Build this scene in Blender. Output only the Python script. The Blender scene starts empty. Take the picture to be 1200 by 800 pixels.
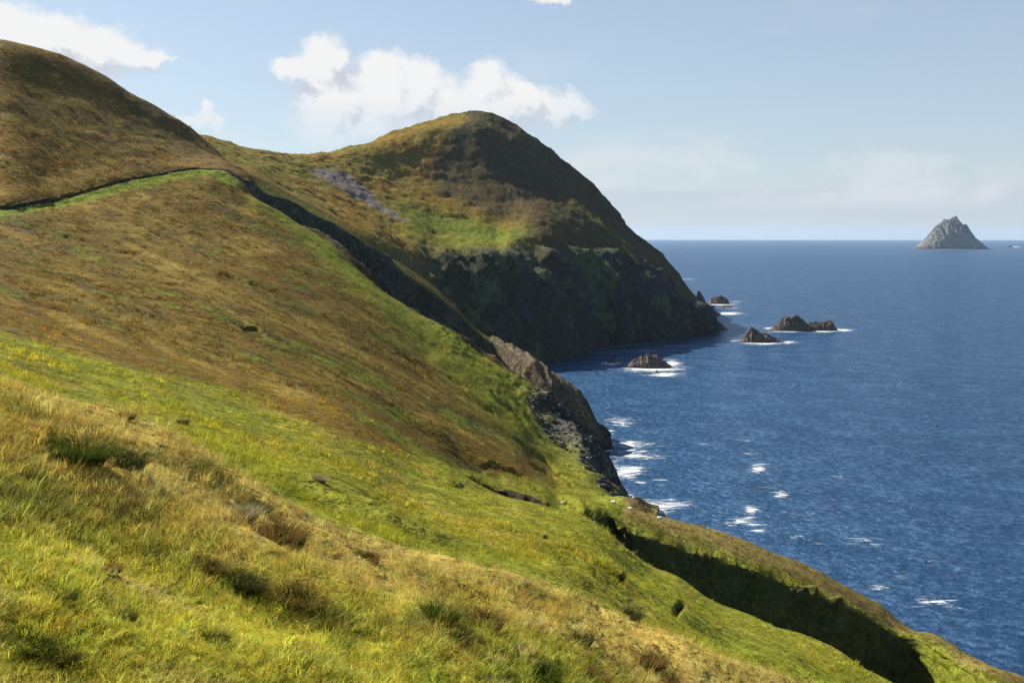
import bpy, math, random
import numpy as np
from mathutils import Vector

random.seed(7)
rng = np.random.default_rng(11)
SC = bpy.context.scene
COL = SC.collection
R = math.radians

# ------------------------------------------------------------------ camera
F = 1167.0                       # focal length in photo pixels (1200 wide)
EYE = 120.0                      # camera height over the sea
HOR = 277.5                      # eye level row in the photo
PITCH = math.atan((400 - HOR) / F)
cd = bpy.data.cameras.new('camera')
cam = bpy.data.objects.new('camera', cd)
COL.objects.link(cam)
cam.location = (0, 0, EYE)
cam.rotation_euler = (R(90) - PITCH, 0, 0)
cd.sensor_width = 36.0
cd.lens = 36.0 * F / 1200
cd.clip_start = 0.1
cd.clip_end = 200000
SC.camera = cam

# ------------------------------------------------------------------ sun, sky, exposure
SUN_EL, SUN_AZ = R(39.5), R(54)    # azimuth counted from straight ahead towards the left
SUN = Vector((-math.sin(SUN_AZ) * math.cos(SUN_EL), math.cos(SUN_AZ) * math.cos(SUN_EL), math.sin(SUN_EL)))
sd = bpy.data.lights.new('sun', 'SUN')
sd.energy = 5.0
sd.angle = R(0.5)
sd.color = (1.0, 0.95, 0.86)
sun = bpy.data.objects.new('sun', sd)
COL.objects.link(sun)
sun.rotation_euler = SUN.to_track_quat('Z', 'Y').to_euler()
SKY_STRENGTH = 0.05
SC.view_settings.view_transform = 'Standard'
SC.view_settings.look = 'None'
SC.view_settings.exposure = 1.2
SC.view_settings.gamma = 1.0
SC.view_settings.use_curve_mapping = False
SC.cycles.max_bounces = 6
SC.cycles.diffuse_bounces = 2
SC.cycles.glossy_bounces = 2
SC.cycles.transmission_bounces = 2
SC.cycles.transparent_max_bounces = 8
SC.cycles.volume_bounces = 0
SC.cycles.use_denoising = True
SC.cycles.denoising_input_passes = 'RGB_ALBEDO_NORMAL'
SC.cycles.denoising_prefilter = 'NONE'


class NT:
    """small helper for node trees"""
    def __init__(self, tree):
        self.t = tree
        self.n = tree.nodes
        self.l = tree.links

    def new(self, kind, **kw):
        n = self.n.new(kind)
        for k, v in kw.items():
            setattr(n, k, v)
        return n

    def put(self, sock, v):
        if hasattr(v, 'is_linked') or isinstance(v, bpy.types.NodeSocket):
            self.l.new(v, sock)
        else:
            sock.default_value = v

    def math(self, op, a, b=None, c=None, clamp=False):
        n = self.new('ShaderNodeMath', operation=op, use_clamp=clamp)
        for i, v in enumerate((a, b, c)):
            if v is not None:
                self.put(n.inputs[i], v)
        return n.outputs[0]

    def vmath(self, op, a, b=None):
        n = self.new('ShaderNodeVectorMath', operation=op)
        self.put(n.inputs[0], a)
        if b is not None:
            if op == 'SCALE':
                self.put(n.inputs[3], b)
            else:
                self.put(n.inputs[1], b)
        return n.outputs[1] if op in ('LENGTH', 'DOT_PRODUCT', 'DISTANCE') else n.outputs[0]

    def mix(self, f, a, b, blend='MIX'):
        n = self.new('ShaderNodeMix', data_type='RGBA', blend_type=blend)
        self.put(n.inputs[0], f)
        for s, v in ((n.inputs[6], a), (n.inputs[7], b)):
            if isinstance(v, tuple) and len(v) == 3:
                v = v + (1,)
            self.put(s, v)
        return n.outputs[2]

    def noise(self, vec, scale, detail=4, rough=.55, dist=0, ntype='FBM'):
        n = self.new('ShaderNodeTexNoise', noise_type=ntype)
        self.put(n.inputs['Vector'], vec)
        n.inputs['Scale'].default_value = scale
        n.inputs['Detail'].default_value = detail
        n.inputs['Roughness'].default_value = rough
        n.inputs['Distortion'].default_value = dist
        return n.outputs[0]

    def ramp(self, v, lo, hi, a=0., b=1., smooth=True):
        n = self.new('ShaderNodeMapRange', interpolation_type='SMOOTHSTEP' if smooth else 'LINEAR')
        self.put(n.inputs[0], v)
        n.inputs[1].default_value = lo
        n.inputs[2].default_value = hi
        n.inputs[3].default_value = a
        n.inputs[4].default_value = b
        return n.outputs[0]

    def xyz(self, x, y, z):
        n = self.new('ShaderNodeCombineXYZ')
        for i, v in enumerate((x, y, z)):
            self.put(n.inputs[i], v)
        return n.outputs[0]


def make_world():
    w = bpy.data.worlds.new('World')
    SC.world = w
    w.use_nodes = True
    t = NT(w.node_tree)
    t.n.clear()
    sky = t.new('ShaderNodeTexSky', sky_type='NISHITA')
    sky.sun_disc = False
    sky.sun_elevation = SUN_EL
    sky.sun_rotation = -SUN_AZ
    sky.altitude = 100
    sky.air_density = 1.0
    sky.dust_density = 0.6
    sky.ozone_density = 2.0
    tc = t.new('ShaderNodeTexCoord')
    d = t.vmath('NORMALIZE', tc.outputs['Generated'])
    sp = t.new('ShaderNodeSeparateXYZ')
    t.l.new(d, sp.inputs[0])
    x, y, z = sp.outputs
    # azimuth and elevation, in hundreds of photo pixels from straight ahead on the horizon
    az = t.math('MULTIPLY', t.math('ARCTAN2', x, y), F / 100)
    el = t.math('MULTIPLY', t.math('ARCSINE', z), F / 100)

    def pos(px, py):
        u, v = (px - 600) / F, (HOR - py) / F
        a = math.atan(u)
        return a * F / 100, math.atan(v * math.cos(a)) * F / 100
    p = t.xyz(az, el, 0.)
    wob = t.new('ShaderNodeTexNoise')
    t.l.new(p, wob.inputs['Vector'])
    wob.inputs['Scale'].default_value = 2.6
    wob.inputs['Detail'].default_value = 5
    wv = t.vmath('SCALE', t.vmath('SUBTRACT', wob.outputs['Color'], (.5, .5, .5)), .42)
    pw = t.vmath('ADD', p, wv)
    wob2 = t.new('ShaderNodeTexNoise')
    t.l.new(p, wob2.inputs['Vector'])
    wob2.inputs['Scale'].default_value = 9
    wob2.inputs['Detail'].default_value = 5
    pw = t.vmath('ADD', pw, t.vmath('SCALE', t.vmath('SUBTRACT', wob2.outputs['Color'], (.5, .5, .5)), .20))

    blobs = [  # px, py, rx, ry of the cumulus heads (photo pixels)
        (390, 130, 40, 60), (430, 150, 90, 40), (470, 120, 90, 46), (590, 130, 100, 32), (60, 62, 130, 34), (240, 145, 30, 10), (250, 132, 14, 8), (636, 3, 40, 12),
        (385, 78, 36, 34), (352, 88, 30, 14), (405, 118, 46, 40), (455, 96, 40, 34), (495, 105, 34, 30),
        (440, 145, 70, 30), (400, 160, 44, 26), (520, 130, 40, 34), (570, 103, 34, 30), (560, 135, 60, 30),
        (615, 118, 44, 24), (655, 128, 36, 18), (500, 150, 80, 26), (640, 140, 40, 12),
        (20, 50, 60, 36), (75, 52, 50, 26), (-30, 60, 60, 40), (125, 66, 40, 18), (165, 68, 34, 17), (195, 70, 20, 7)]

    def field(vec):
        acc = None
        for (bx, by, rx, ry) in blobs:
            cx, cy = pos(bx, by)
            q = t.vmath('MULTIPLY', t.vmath('SUBTRACT', vec, (cx, cy, 0)), (100 / rx, 100 / ry, 0))
            v = t.math('SUBTRACT', 1.0, t.vmath('LENGTH', q))
            acc = v if acc is None else t.math('SMOOTH_MAX', acc, v, .25)
        return acc
    dens = field(pw)
    # the same field a little towards the sun: how much cloud stands in its light
    dens2 = field(t.vmath('ADD', pw, (-.17, .22, 0)))
    fine = t.noise(pw, 4.5, 8, .6)
    d1 = t.math('ADD', dens, t.math('MULTIPLY', t.math('SUBTRACT', fine, .5), .5))
    low = t.ramp(el, pos(400, 185)[1], pos(400, 105)[1], .18, 1)
    alpha = t.math('MULTIPLY', t.ramp(d1, -.10, .42), low)
    lit = t.ramp(t.math('ADD', t.math('SUBTRACT', dens, dens2), t.math('MULTIPLY', t.math('SUBTRACT', fine, .5), .9)), -.38, .22)
    # thin high wisps and fair-weather cloud over the rest of the sky
    q = t.xyz(t.math('MULTIPLY', az, .35), t.math('MULTIPLY', el, 1.0), 3.3)
    wisp = t.ramp(t.noise(q, .9, 8, .62, .6), .52, .80, 0, .34)
    q2 = t.xyz(t.math('MULTIPLY', az, .5), el, 9.1)
    hump = t.noise(q2, 1.3, 7, .6, .3)
    top = t.math('ADD', pos(900, 222)[1], t.math('MULTIPLY', t.math('SUBTRACT', t.noise(t.xyz(az, 0., 0.), 1.2, 4), .5), .07))
    band = t.math('MULTIPLY', t.ramp(t.math('SUBTRACT', el, top), .02, -.03), t.ramp(el, -.05, .5))
    band = t.math('MULTIPLY', band, t.ramp(hump, .30, .62, .45, .85))
    band2 = t.math('MULTIPLY', t.ramp(hump, .46, .62, 0, .7), t.math('MULTIPLY', t.ramp(el, .25, .45), t.ramp(el, 1.35, .75)))
    col = t.mix(t.ramp(el, 0, 9, .50, .0), sky.outputs[0], (5.4, 6.2, 7.1))
    col = t.mix(t.ramp(el, 0.0, 0.9, .45, .0), col, (5.5, 6.0, 6.5))
    col = t.mix(wisp, col, (6.7, 7.0, 7.3))
    col = t.mix(band, col, (5.0, 5.5, 6.1))
    col = t.mix(band2, col, (6.5, 6.7, 7.0))
    ccol = t.mix(lit, (5.3, 5.6, 6.2), (7.9, 7.85, 7.85))
    col = t.mix(alpha, col, ccol)
    bg = t.new('ShaderNodeBackground')
    t.l.new(col, bg.inputs[0])
    bg.inputs[1].default_value = SKY_STRENGTH
    out = t.new('ShaderNodeOutputWorld')
    t.l.new(bg.outputs[0], out.inputs[0])


make_world()


# ------------------------------------------------------------------ helpers
def tag(o, label=None, cat=None, group=None, kind=None):
    for k, v in (('label', label), ('category', cat), ('group', group), ('kind', kind)):
        if v:
            o[k] = v
    return o


def ray(px, py):
    """direction of a photo pixel with its forward part scaled to 1: x, z per metre ahead"""
    u, v = (np.asarray(px, float) - 600) / F, (400 - np.asarray(py, float)) / F
    cy = math.cos(PITCH) + v * math.sin(PITCH)
    return u / cy, (-math.sin(PITCH) + v * math.cos(PITCH)) / cy


def zof(px, py, Y):
    return EYE + ray(px, py)[1] * np.asarray(Y, float)


def on_sea(px, py):
    sx, sz = ray(px, py)
    Y = -EYE / sz
    return float(sx * Y), float(Y)


def project(X, Y, Z):
    """photo pixel of a world point"""
    dz = Z - EYE
    c, s = math.cos(PITCH), math.sin(PITCH)
    depth = Y * c - dz * s
    up = Y * s + dz * c
    return 600 + F * X / depth, 400 - F * up / depth


def pchip(x, y, xq):
    """monotone cubic through (x, y), numpy only; flat outside"""
    x, y = np.asarray(x, float), np.asarray(y, float)
    xq = np.clip(np.asarray(xq, float), x[0], x[-1])
    if len(x) == 2:
        return np.interp(xq, x, y)
    h = np.diff(x)
    dl = np.diff(y) / h
    m = np.zeros_like(y)
    w1, w2 = 2 * h[1:] + h[:-1], h[1:] + 2 * h[:-1]
    with np.errstate(divide='ignore', invalid='ignore'):
        mm = (w1 + w2) / (w1 / dl[:-1] + w2 / dl[1:])
    m[1:-1] = np.where(dl[:-1] * dl[1:] > 0, mm, 0)
    m[0], m[-1] = dl[0], dl[-1]
    i = np.clip(np.searchsorted(x, xq) - 1, 0, len(x) - 2)
    t = (xq - x[i]) / h[i]
    return ((2*t**3 - 3*t**2 + 1) * y[i] + (t**3 - 2*t**2 + t) * h[i] * m[i]
            + (-2*t**3 + 3*t**2) * y[i+1] + (t**3 - t**2) * h[i] * m[i+1])


def hash3(i, j, k):
    n = (i * 374761393 + j * 668265263 + k * 1274126177) & 0x7fffffff
    n = ((n ^ (n >> 13)) * 1274126177) & 0x7fffffff
    return ((n ^ (n >> 16)) & 0xffff) / 65535.0


def vnoise(x, y, z=None):
    """smooth value noise in -1..1"""
    z = np.zeros_like(x) if z is None else z
    xi, yi, zi = np.floor(x).astype(np.int64), np.floor(y).astype(np.int64), np.floor(z).astype(np.int64)
    fx, fy, fz = x - xi, y - yi, z - zi
    fx, fy, fz = [f * f * f * (f * (f * 6 - 15) + 10) for f in (fx, fy, fz)]
    r = 0
    for a in (0, 1):
        for b in (0, 1):
            for c in (0, 1):
                wgt = (fx if a else 1 - fx) * (fy if b else 1 - fy) * (fz if c else 1 - fz)
                r = r + wgt * hash3(xi + a, yi + b, zi + c)
    return r * 2 - 1


def fbm(x, y, z=None, oct=4, gain=.5, ridged=False):
    r, a, f, s = 0, 1., 1., 0
    for o in range(oct):
        v = vnoise(x * f + 17.3 * o, y * f - 9.1 * o, None if z is None else z * f)
        r = r + a * ((1 - 2 * np.abs(v)) if ridged else v)
        s += a
        a *= gain
        f *= 2.03
    return r / s


def sstep(x, a, b):
    t = np.clip((x - a) / (b - a), 0, 1)
    return t * t * (3 - 2 * t)


def mesh_from(name, verts, faces, smooth=True):
    me = bpy.data.meshes.new(name)
    verts = np.asarray(verts, np.float32)
    faces = np.asarray(faces, np.int32)
    nf, w = faces.shape
    me.vertices.add(len(verts))
    me.vertices.foreach_set('co', verts.ravel())
    me.loops.add(nf * w)
    me.loops.foreach_set('vertex_index', faces.ravel())
    me.polygons.add(nf)
    me.polygons.foreach_set('loop_start', np.arange(0, nf * w, w, dtype=np.int32))
    me.update(calc_edges=True)
    me.polygons.foreach_set('use_smooth', np.full(nf, smooth))
    return me


def link(name, me, mat=None, parent=None):
    o = bpy.data.objects.new(name, me)
    COL.objects.link(o)
    if mat is not None and not me.materials:
        me.materials.append(mat)
    if parent is not None:
        o.parent = parent
    return o


def color_attr(me, rgb, name='tone'):
    a = me.attributes.new(name, 'FLOAT_COLOR', 'POINT')
    c = np.ones((len(rgb), 4), np.float32)
    c[:, :3] = rgb
    a.data.foreach_set('color', c.ravel())


# ------------------------------------------------------------------ the land: rails from the feet out to the headland
# every rail is a line across the land: (photo column, photo row, metres ahead), row None -> height in metres as 4th value
def plane(px, Y):
    u = ray(px, HOR)[0]
    return 118.35 - .45 * u * Y - .2 * Y


NEARX = [-1400, -600, -300, 0, 150, 290, 400, 500, 600, 700, 800, 850, 1000, 1200, 1500, 2000, 2600]
rails = []          # (name, px, Y, z)


def rail(name, keys):
    px, Y, z = [], [], []
    for k in keys:
        px.append(k[0])
        Y.append(k[2])
        z.append(float(zof(k[0], k[1], k[2])) if k[1] is not None else k[3])
    rails.append([name, np.array(px, float), np.array(Y, float), np.array(z, float)])


def pl(px, Y, dz=0):
    return (px, None, Y, float(plane(px, Y)) + dz)


rail('f0', [pl(p, .5) for p in NEARX])
rail('f1', [pl(p, 2.6) for p in NEARX])
rail('f2', [pl(p, 5.5) for p in NEARX])
CY = dict(zip(NEARX, [7, 7.5, 8, 8.4, 8.95, 9.0, 8.9, 9.7, 10.2, 10.9, 11.5, 11.4, 12, 12, 12, 12, 12]))
rail('f3', [pl(p, CY[p]) for p in NEARX])
CRX = [0, 150, 290, 400, 500, 600, 700, 800, 850, 1000, 1200]
CRP = [472, 527, 588, 640, 668, 702, 735, 772, 795, 853, 930]
rail('f4', [pl(-1400, 14.5, -.6), pl(-300, 14.5, -.7)] + [(x, p - 4, 14.5) for x, p in zip(CRX, CRP)]
     + [pl(1500, 14.5, -.8), pl(2600, 14.5, -.8)])


def left(Y, z0, k=.42):
    """columns off the photo to the left carry on uphill, flattening out"""
    out = []
    for p in (-1400, -600, -300):
        u, u0 = ray(p, HOR)[0], ray(0, HOR)[0]
        z = z0 + k * (u0 - u) * Y
        if z > 230:
            z = 230 + 60 * math.tanh((z - 230) / 120)
        out.append((p, None, Y, z))
    return out


def right(Y, z0):
    out = []
    for p in (1500, 2000, 2600):
        u, u0 = ray(p, HOR)[0], ray(1200, HOR)[0]
        z = max(z0 - .5 * (u - u0) * Y, -12 - .01 * Y)
        out.append((p, None, Y, z))
    return out


E2X = [600, 650, 690, 757, 800, 844, 901, 969, 1036, 1100, 1200]
E2Y = [215, 203, 190, 160, 140, 125, 112, 98, 85, 76, 64]
E2P = [585, 598, 611, 666, 691, 721, 741, 767, 800, 832, 886]
E2Z = [float(zof(a, b, c)) for a, b, c in zip(E2X, E2P, E2Y)]
MID = {  # rows on the left half of the near hill
    0: [435, 405, 378, 345], 150: [485, 452, 420, 388], 290: [540, 500, 468, 430],
    400: [575, 536, 502, 467], 500: [618, 590, 563, 532]}
for k, (Yl, fr) in enumerate(zip((28, 50, 90, 150), (.25, .47, .67, .85))):
    ks = left(Yl, float(zof(0, MID[0][k], Yl))) + [(p, MID[p][k], Yl) for p in MID]
    for x, Ye, ze in zip(E2X, E2Y, E2Z):
        Y = 14.5 * (Ye / 14.5) ** fr
        z0 = float(zof(x, np.interp(x, CRX, CRP) - 4, 14.5))
        ks.append((x, None, Y, z0 + (ze - z0) * (Y - 14.5) / (Ye - 14.5)))
    ks += right(ks[-1][2], ks[-1][3])
    rail('m%d' % (k + 1), ks)
e2 = left(230, float(zof(0, 310, 230))) + [(0, 310, 230), (150, 350, 230), (290, 393, 230), (400, 442, 230), (500, 508, 230)] \
    + list(zip(E2X, E2P, E2Y)) + right(64, E2Z[-1])
m5 = left(300, float(zof(0, 284, 300))) + [
    (0, 284, 300), (150, 318, 300), (290, 356, 300), (400, 412, 300), (500, 473, 300), (600, 536, 292), (650, 572, 280), (690, 584, 262),
    (722, 590, 250), (757, 601, 245), (800, 611, 243), (884, 635, 243), (952, 662, 245), (1043, 706, 250),
    (1104, 741, 252), (1158, 765, 238), (1200, 783, 220), (1500, None, 200, 0), (2000, None, 180, -10), (2600, None, 150, -12)]
WT = [(690, 601, 200), (720, 611, 200), (757, 625, 201), (800, 641, 205), (854, 658, 210), (935, 685, 217), (1020, 719, 223), (1090, 746, 228), (1115, 757, 222),
      (1150, 780, 205), (1200, 806, 186)]
FLOORZ = [(690, 59), (720, 50), (757, 43), (800, 40), (854, 33), (935, 26), (1020, 18), (1090, 11), (1150, 16), (1200, 24)]


def lerp_left(fr):
    """left of the lower gully its rails just lie on the slope"""
    a = [np.array([k[i] if k[1] is not None or i != 1 else 0 for k in e2], float) for i in (0, 2)]
    za = np.array([k[3] if k[1] is None else float(zof(*k)) for k in e2])
    b = [np.array([k[0] for k in m5], float), np.array([k[2] for k in m5], float)]
    zb = np.array([k[3] if k[1] is None else float(zof(*k)) for k in m5])
    out = []
    for p in (-1400, -600, -300, 0, 150, 290, 400, 500, 600, 650):
        Ya, Yb = np.interp(p, a[0], a[1]), np.interp(p, b[0], b[1])
        out.append((p, None, Ya + (Yb - Ya) * fr, np.interp(p, a[0], za) * (1 - fr) + np.interp(p, b[0], zb) * fr))
    return out


rail('e2a', e2)
RTAIL = lambda dy: [(1500, None, 90 + dy, -2), (2000, None, 90 + dy, -11), (2600, None, 90 + dy, -12)]
rail('e2b', lerp_left(.22) + [(p, None, float(np.interp(p, E2X, E2Y)) + (3 if p == 690 else 26), z) for p, z in FLOORZ] + RTAIL(0))
rail('e2c', lerp_left(.45) + [(p, None, float(np.interp(p, [w[0] for w in WT], [w[2] for w in WT])) - (3 if p == 690 else 8), z - .5)
                              for p, z in FLOORZ] + RTAIL(20))
rail('e2d', lerp_left(.7) + WT + RTAIL(45))
rail('m5', m5)
rail('m6', left(360, float(zof(0, 262, 360))) + [
    (0, 262, 360), (150, 288, 370), (290, 318, 370), (400, 360, 380), (500, 423, 380), (600, 494, 375), (650, 543, 360), (690, 563, 345), (722, None, 330, 31),
    (757, None, 300, 26), (800, None, 282, 22), (884, None, 275, 20), (952, None, 275, 16), (1043, None, 276, 10), (1104, None, 276, 4), (1200, None, 245, 6),
    (1500, None, 250, -10), (2600, None, 220, -13)])
rail('m7', left(380, float(zof(0, 254, 380))) + [
    (0, 254, 380), (150, 243, 440), (290, 267, 460), (400, 315, 460), (500, 390, 440), (600, 462, 432), (650, 508, 418), (690, 538, 412),
    (722, None, 405, 17), (757, None, 370, 8), (800, None, 320, -4), (884, None, 305, -8), (1200, None, 280, -10), (1500, None, 300, -12), (2600, None, 300, -14)])
# near-side lip of the upper gully; west of it the same rails make the footpath and the bank above it
rail('e1a', left(392, 132) + [
    (0, 250, 392), (64, 240, 430), (142, 221, 475), (182, 213, 498), (243, 203, 525), (262, 209, 522), (280, 219, 520), (298, 231, 520), (349, 261, 520), (389, 285, 515), (416, 312, 506),
    (450, 342, 498), (487, 366, 491), (524, 386, 486), (558, 413, 482), (577, 425, 478), (625, 454, 470), (657, 490, 460), (686, 515, 455),
    (704, 532, 450), (720, 556, 445), (740, 580, 440), (757, 600, 434), (775, None, 420, -5), (900, None, 360, -10), (1200, None, 330, -12), (2600, None, 330, -15)])
rail('e1b', left(397, 132.6) + [
    (0, 245.5, 397), (64, 235.5, 435), (142, 216.5, 480), (182, 209, 503), (243, 199.5, 530), (262, 201, 530), (280, 211, 529), (298, None, 531, 141), (310, None, 533, 136), (330, None, 533, 126), (349, None, 532, 115), (416, None, 520, 86),
    (487, None, 505, 62), (558, None, 496, 36), (600, None, 486, 18), (640, None, 475, 6), (686, None, 466, 2), (720, None, 458, -1), (757, None, 445, -6), (900, None, 400, -11),
    (1200, None, 380, -12), (2600, None, 380, -15)])
rail('e1c', left(399, 132.9) + [
    (0, 244.5, 399), (64, 234.5, 437), (142, 215.5, 482), (182, 208, 505), (243, 199, 532), (262, 200, 533), (280, 209.5, 532), (298, None, 537, 141), (310, None, 541, 135.5), (330, None, 545, 125), (345, None, 549, 116), (389, None, 558, 98), (443, None, 570, 78), (480, None, 578, 64),
    (524, None, 586, 48), (575, None, 592, 28), (605, None, 570, 12), (645, None, 548, 3), (686, None, 545, 0), (731, None, 548, -6), (900, None, 520, -12),
    (1200, None, 500, -13), (2600, None, 500, -16)])
rail('e1d', left(401, 135.6) + [
    (0, 239.6, 401), (64, 230.6, 439), (142, 212, 484), (182, 204.9, 507), (243, 196.6, 534), (262, 197.5, 536), (281, 206, 538), (300, 219.5, 551), (345, 241, 560), (389, 261, 570), (443, 298, 582), (480, 325, 590),
    (524, 356, 600), (575, 400, 612), (605, 413, 590), (645, 442, 572), (668, 462, 566), (686, 485, 561), (704, 510, 558), (731, None, 560, -3), (780, None, 560, -10),
    (900, None, 560, -12), (1200, None, 560, -13), (2600, None, 560, -16)])
rail('e1e', left(430, 150) + [
    (0, 210, 430), (64, 205, 465), (142, 192, 505), (182, 192, 522), (243, 190, 548), (262, 192, 551), (281, 198, 560), (311, 211, 590), (345, 229, 600), (400, 262, 612), (436, 289, 622), (470, 308, 628),
    (504, 332, 632), (530, 356, 632), (560, 385, 628), (576, 396, 622), (605, 407, 604), (645, 436, 585), (668, 456, 576), (686, 479, 570), (704, 504, 566),
    (731, None, 566, -4), (780, None, 580, -10), (900, None, 600, -12), (1200, None, 600, -13), (2600, None, 600, -16)])
rail('h1', left(480, 178) + [
    (0, 150, 480), (60, 152, 505), (120, 160, 528), (182, 172, 548), (230, 183, 565), (281, 195, 570), (311, None, 640, 150), (345, None, 650, 138), (400, None, 655, 120), (470, None, 665, 90), (530, None, 670, 55),
    (576, None, 660, 30), (605, None, 645, 18), (645, None, 622, 6), (686, None, 602, -2), (731, None, 590, -8), (900, None, 640, -12), (1200, None, 640, -14), (2600, None, 640, -17)])
rail('h2', left(530, 212) + [
    (0, 90, 530), (60, 100, 550), (120, 118, 565), (182, 146, 580), (230, 171, 588), (281, 198, 590), (311, None, 665, 146), (345, None, 675, 136), (400, None, 685, 116), (470, None, 700, 80), (530, None, 710, 34),
    (576, None, 700, 8), (605, None, 690, 2), (645, None, 670, -4), (686, None, 640, -8), (900, None, 690, -12), (1200, None, 690, -14), (2600, None, 690, -17)])
rail('h3', left(580, 242) + [
    (0, 44, 580), (74, 63, 595), (101, 74, 602), (135, 92, 606), (169, 114.5, 610), (199, 131.5, 612), (225, 149, 614), (245, 165, 614), (281, 202, 612), (311, None, 700, 148), (345, None, 710, 140), (400, None, 720, 114),
    (470, None, 745, 72), (530, None, 770, 18), (576, None, 770, -4), (645, None, 760, -9), (900, None, 800, -13), (1200, None, 800, -15), (2600, None, 800, -18)])
rail('v1', left(720, 258) + [(0, None, 720, 244), (110, None, 720, 204), (182, None, 700, 176), (240, None, 690, 164), (290, None, 735, 160), (345, None, 760, 152), (400, None, 770, 124),
    (450, None, 790, 92), (500, None, 830, 36), (540, None, 870, 8), (577, None, 890, -4), (655, None, 925, -8), (700, None, 1050, -9), (760, None, 1105, -9), (800, None, 1150, -9), (845, None, 1225, -10), (900, None, 1235, -13),
    (1200, None, 1300, -15), (2600, None, 1300, -18)])
rail('d0', left(800, 262) + [(0, None, 800, 246), (182, None, 800, 190), (240, None, 800, 186), (290, 196, 820), (345, 226, 830), (400, 256, 835), (450, 283, 840), (500, None, 855, 60), (540, None, 885, 20), (577, None, 905, 1),
    (655, None, 945, 1), (700, None, 1069, 1), (760, None, 1125, 1), (800, None, 1172, 1), (845, None, 1250, 0), (856, None, 1265, -8), (900, None, 1270, -13),
    (1200, None, 1400, -15), (2600, None, 1400, -18)])
rail('d1', left(880, 264) + [(0, None, 880, 246), (182, None, 880, 198), (240, 180, 880), (290, 191, 890), (345, 218, 900), (400, 243, 905), (450, 272, 905), (500, 320, 905), (540, None, 925, 65), (577, None, 938, 52),
    (655, None, 985, 50), (700, None, 1100, 52), (760, None, 1160, 50), (800, None, 1200, 36), (835, None, 1246, 14), (847, None, 1262, -4), (900, None, 1300, -13),
    (1200, None, 1500, -15), (2600, None, 1500, -18)])
rail('d2', left(980, 262) + [(0, None, 980, 244), (182, None, 980, 200), (240, 172, 960), (290, 186, 970), (345, 208, 980), (400, 234, 985), (440, 258, 975), (466, 277, 962), (490, 287, 962), (512, 299, 965), (550, 303, 972), (584, 303, 985), (600, 293, 1005),
    (632, None, 1030, 98), (680, None, 1120, 100), (726, None, 1190, 98), (767, 325, 1225), (800, 357, 1236), (830, 382, 1252), (847, None, 1268, -5), (900, None, 1320, -13), (1200, None, 1550, -15), (2600, None, 1550, -18)])
rail('d3', left(1040, 260) + [(0, None, 1040, 240), (182, None, 1040, 200), (240, 167, 1010), (290, 181, 1020), (345, 196, 1050), (400, 216, 1070), (440, 231, 1080), (466, 241, 1080), (514, 258, 1090), (572, 268, 1100), (584, 274, 1090), (600, None, 1100, 128),
    (632, None, 1120, 136), (680, None, 1180, 128), (726, None, 1222, 111), (767, 320, 1240), (800, 353, 1248), (830, 380, 1260), (847, None, 1275, -6), (900, None, 1330, -13), (1200, None, 1580, -15), (2600, None, 1580, -18)])
rail('d4', left(1080, 258) + [(0, None, 1080, 238), (182, None, 1080, 200), (240, 163, 1040), (290, 178, 1050), (345, 188, 1090), (400, 196, 1130), (440, 203, 1160), (466, 207, 1180), (514, 211, 1200), (577, 216, 1220),
    (632, 230, 1240), (680, 246, 1245), (726, 282, 1232), (767, 317, 1255), (800, 350, 1258), (830, 378, 1268), (847, None, 1282, -6), (900, None, 1340, -13), (1200, None, 1600, -15), (2600, None, 1600, -18)])
rail('d5', left(1120, 256) + [(0, None, 1120, 236), (182, None, 1120, 200), (240, 160.5, 1070), (290, 176, 1070), (345, 183, 1110), (400, 181, 1170), (440, 174, 1220), (480, 160, 1270), (520, 147, 1310), (555, 146, 1320), (600, 172, 1310),
    (662, 222, 1290), (726, 279, 1258), (767, 314, 1275), (800, 347, 1275), (830, 376, 1280), (847, None, 1290, -7), (900, None, 1350, -13), (1200, None, 1620, -15), (2600, None, 1620, -18)])
rail('d5b', left(1150, 254) + [(0, None, 1150, 234), (182, None, 1150, 200), (240, 160, 1090), (290, 175, 1090), (345, 181.5, 1130), (400, 178, 1190), (440, 168, 1240), (480, 152, 1300), (520, 140.5, 1350), (555, 136, 1375), (600, 156, 1380),
    (662, 210, 1370), (726, 278, 1360), (772, 322, 1400), (800, 352, 1400), (835, None, 1420, 6), (850, None, 1440, -7), (900, None, 1450, -13), (1200, None, 1700, -15), (2600, None, 1700, -18)])
rail('d6', left(1180, 252) + [(0, None, 1180, 232), (182, None, 1180, 198), (245, 161, 1110), (290, 175, 1110), (330, 181, 1140), (380, 179, 1190), (430, 167, 1270), (480, 148, 1330), (520, 137, 1390), (540, 132.5, 1405), (556, 131, 1415), (575, 133.5, 1420), (590, 139, 1422),
    (627, 166, 1430), (680, 206, 1450), (713, 238, 1470), (735, 266, 1490), (772, 297, 1520), (800, 328, 1560), (825, 356, 1600), (842, None, 1640, -2), (852, None, 1645, -8), (900, None, 1650, -13), (1200, None, 1800, -15), (2600, None, 1800, -18)])
rail('d7', left(1500, 220) + [(0, None, 1500, 180), (182, None, 1500, 150), (290, None, 1500, 150), (400, None, 1600, 150), (520, None, 1750, 170), (600, None, 1800, 150), (680, None, 1800, 90), (735, None, 1780, 50),
    (772, None, 1760, 20), (800, None, 1760, 0), (842, None, 1760, -10), (900, None, 1760, -14), (1200, None, 1900, -16), (2600, None, 1900, -18)])
rail('d8', left(2400, -10) + [(0, None, 2400, -10), (600, None, 2400, -10), (900, None, 2400, -16), (2600, None, 2400, -18)])

RN = [r[0] for r in rails]
K = len(rails)
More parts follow.
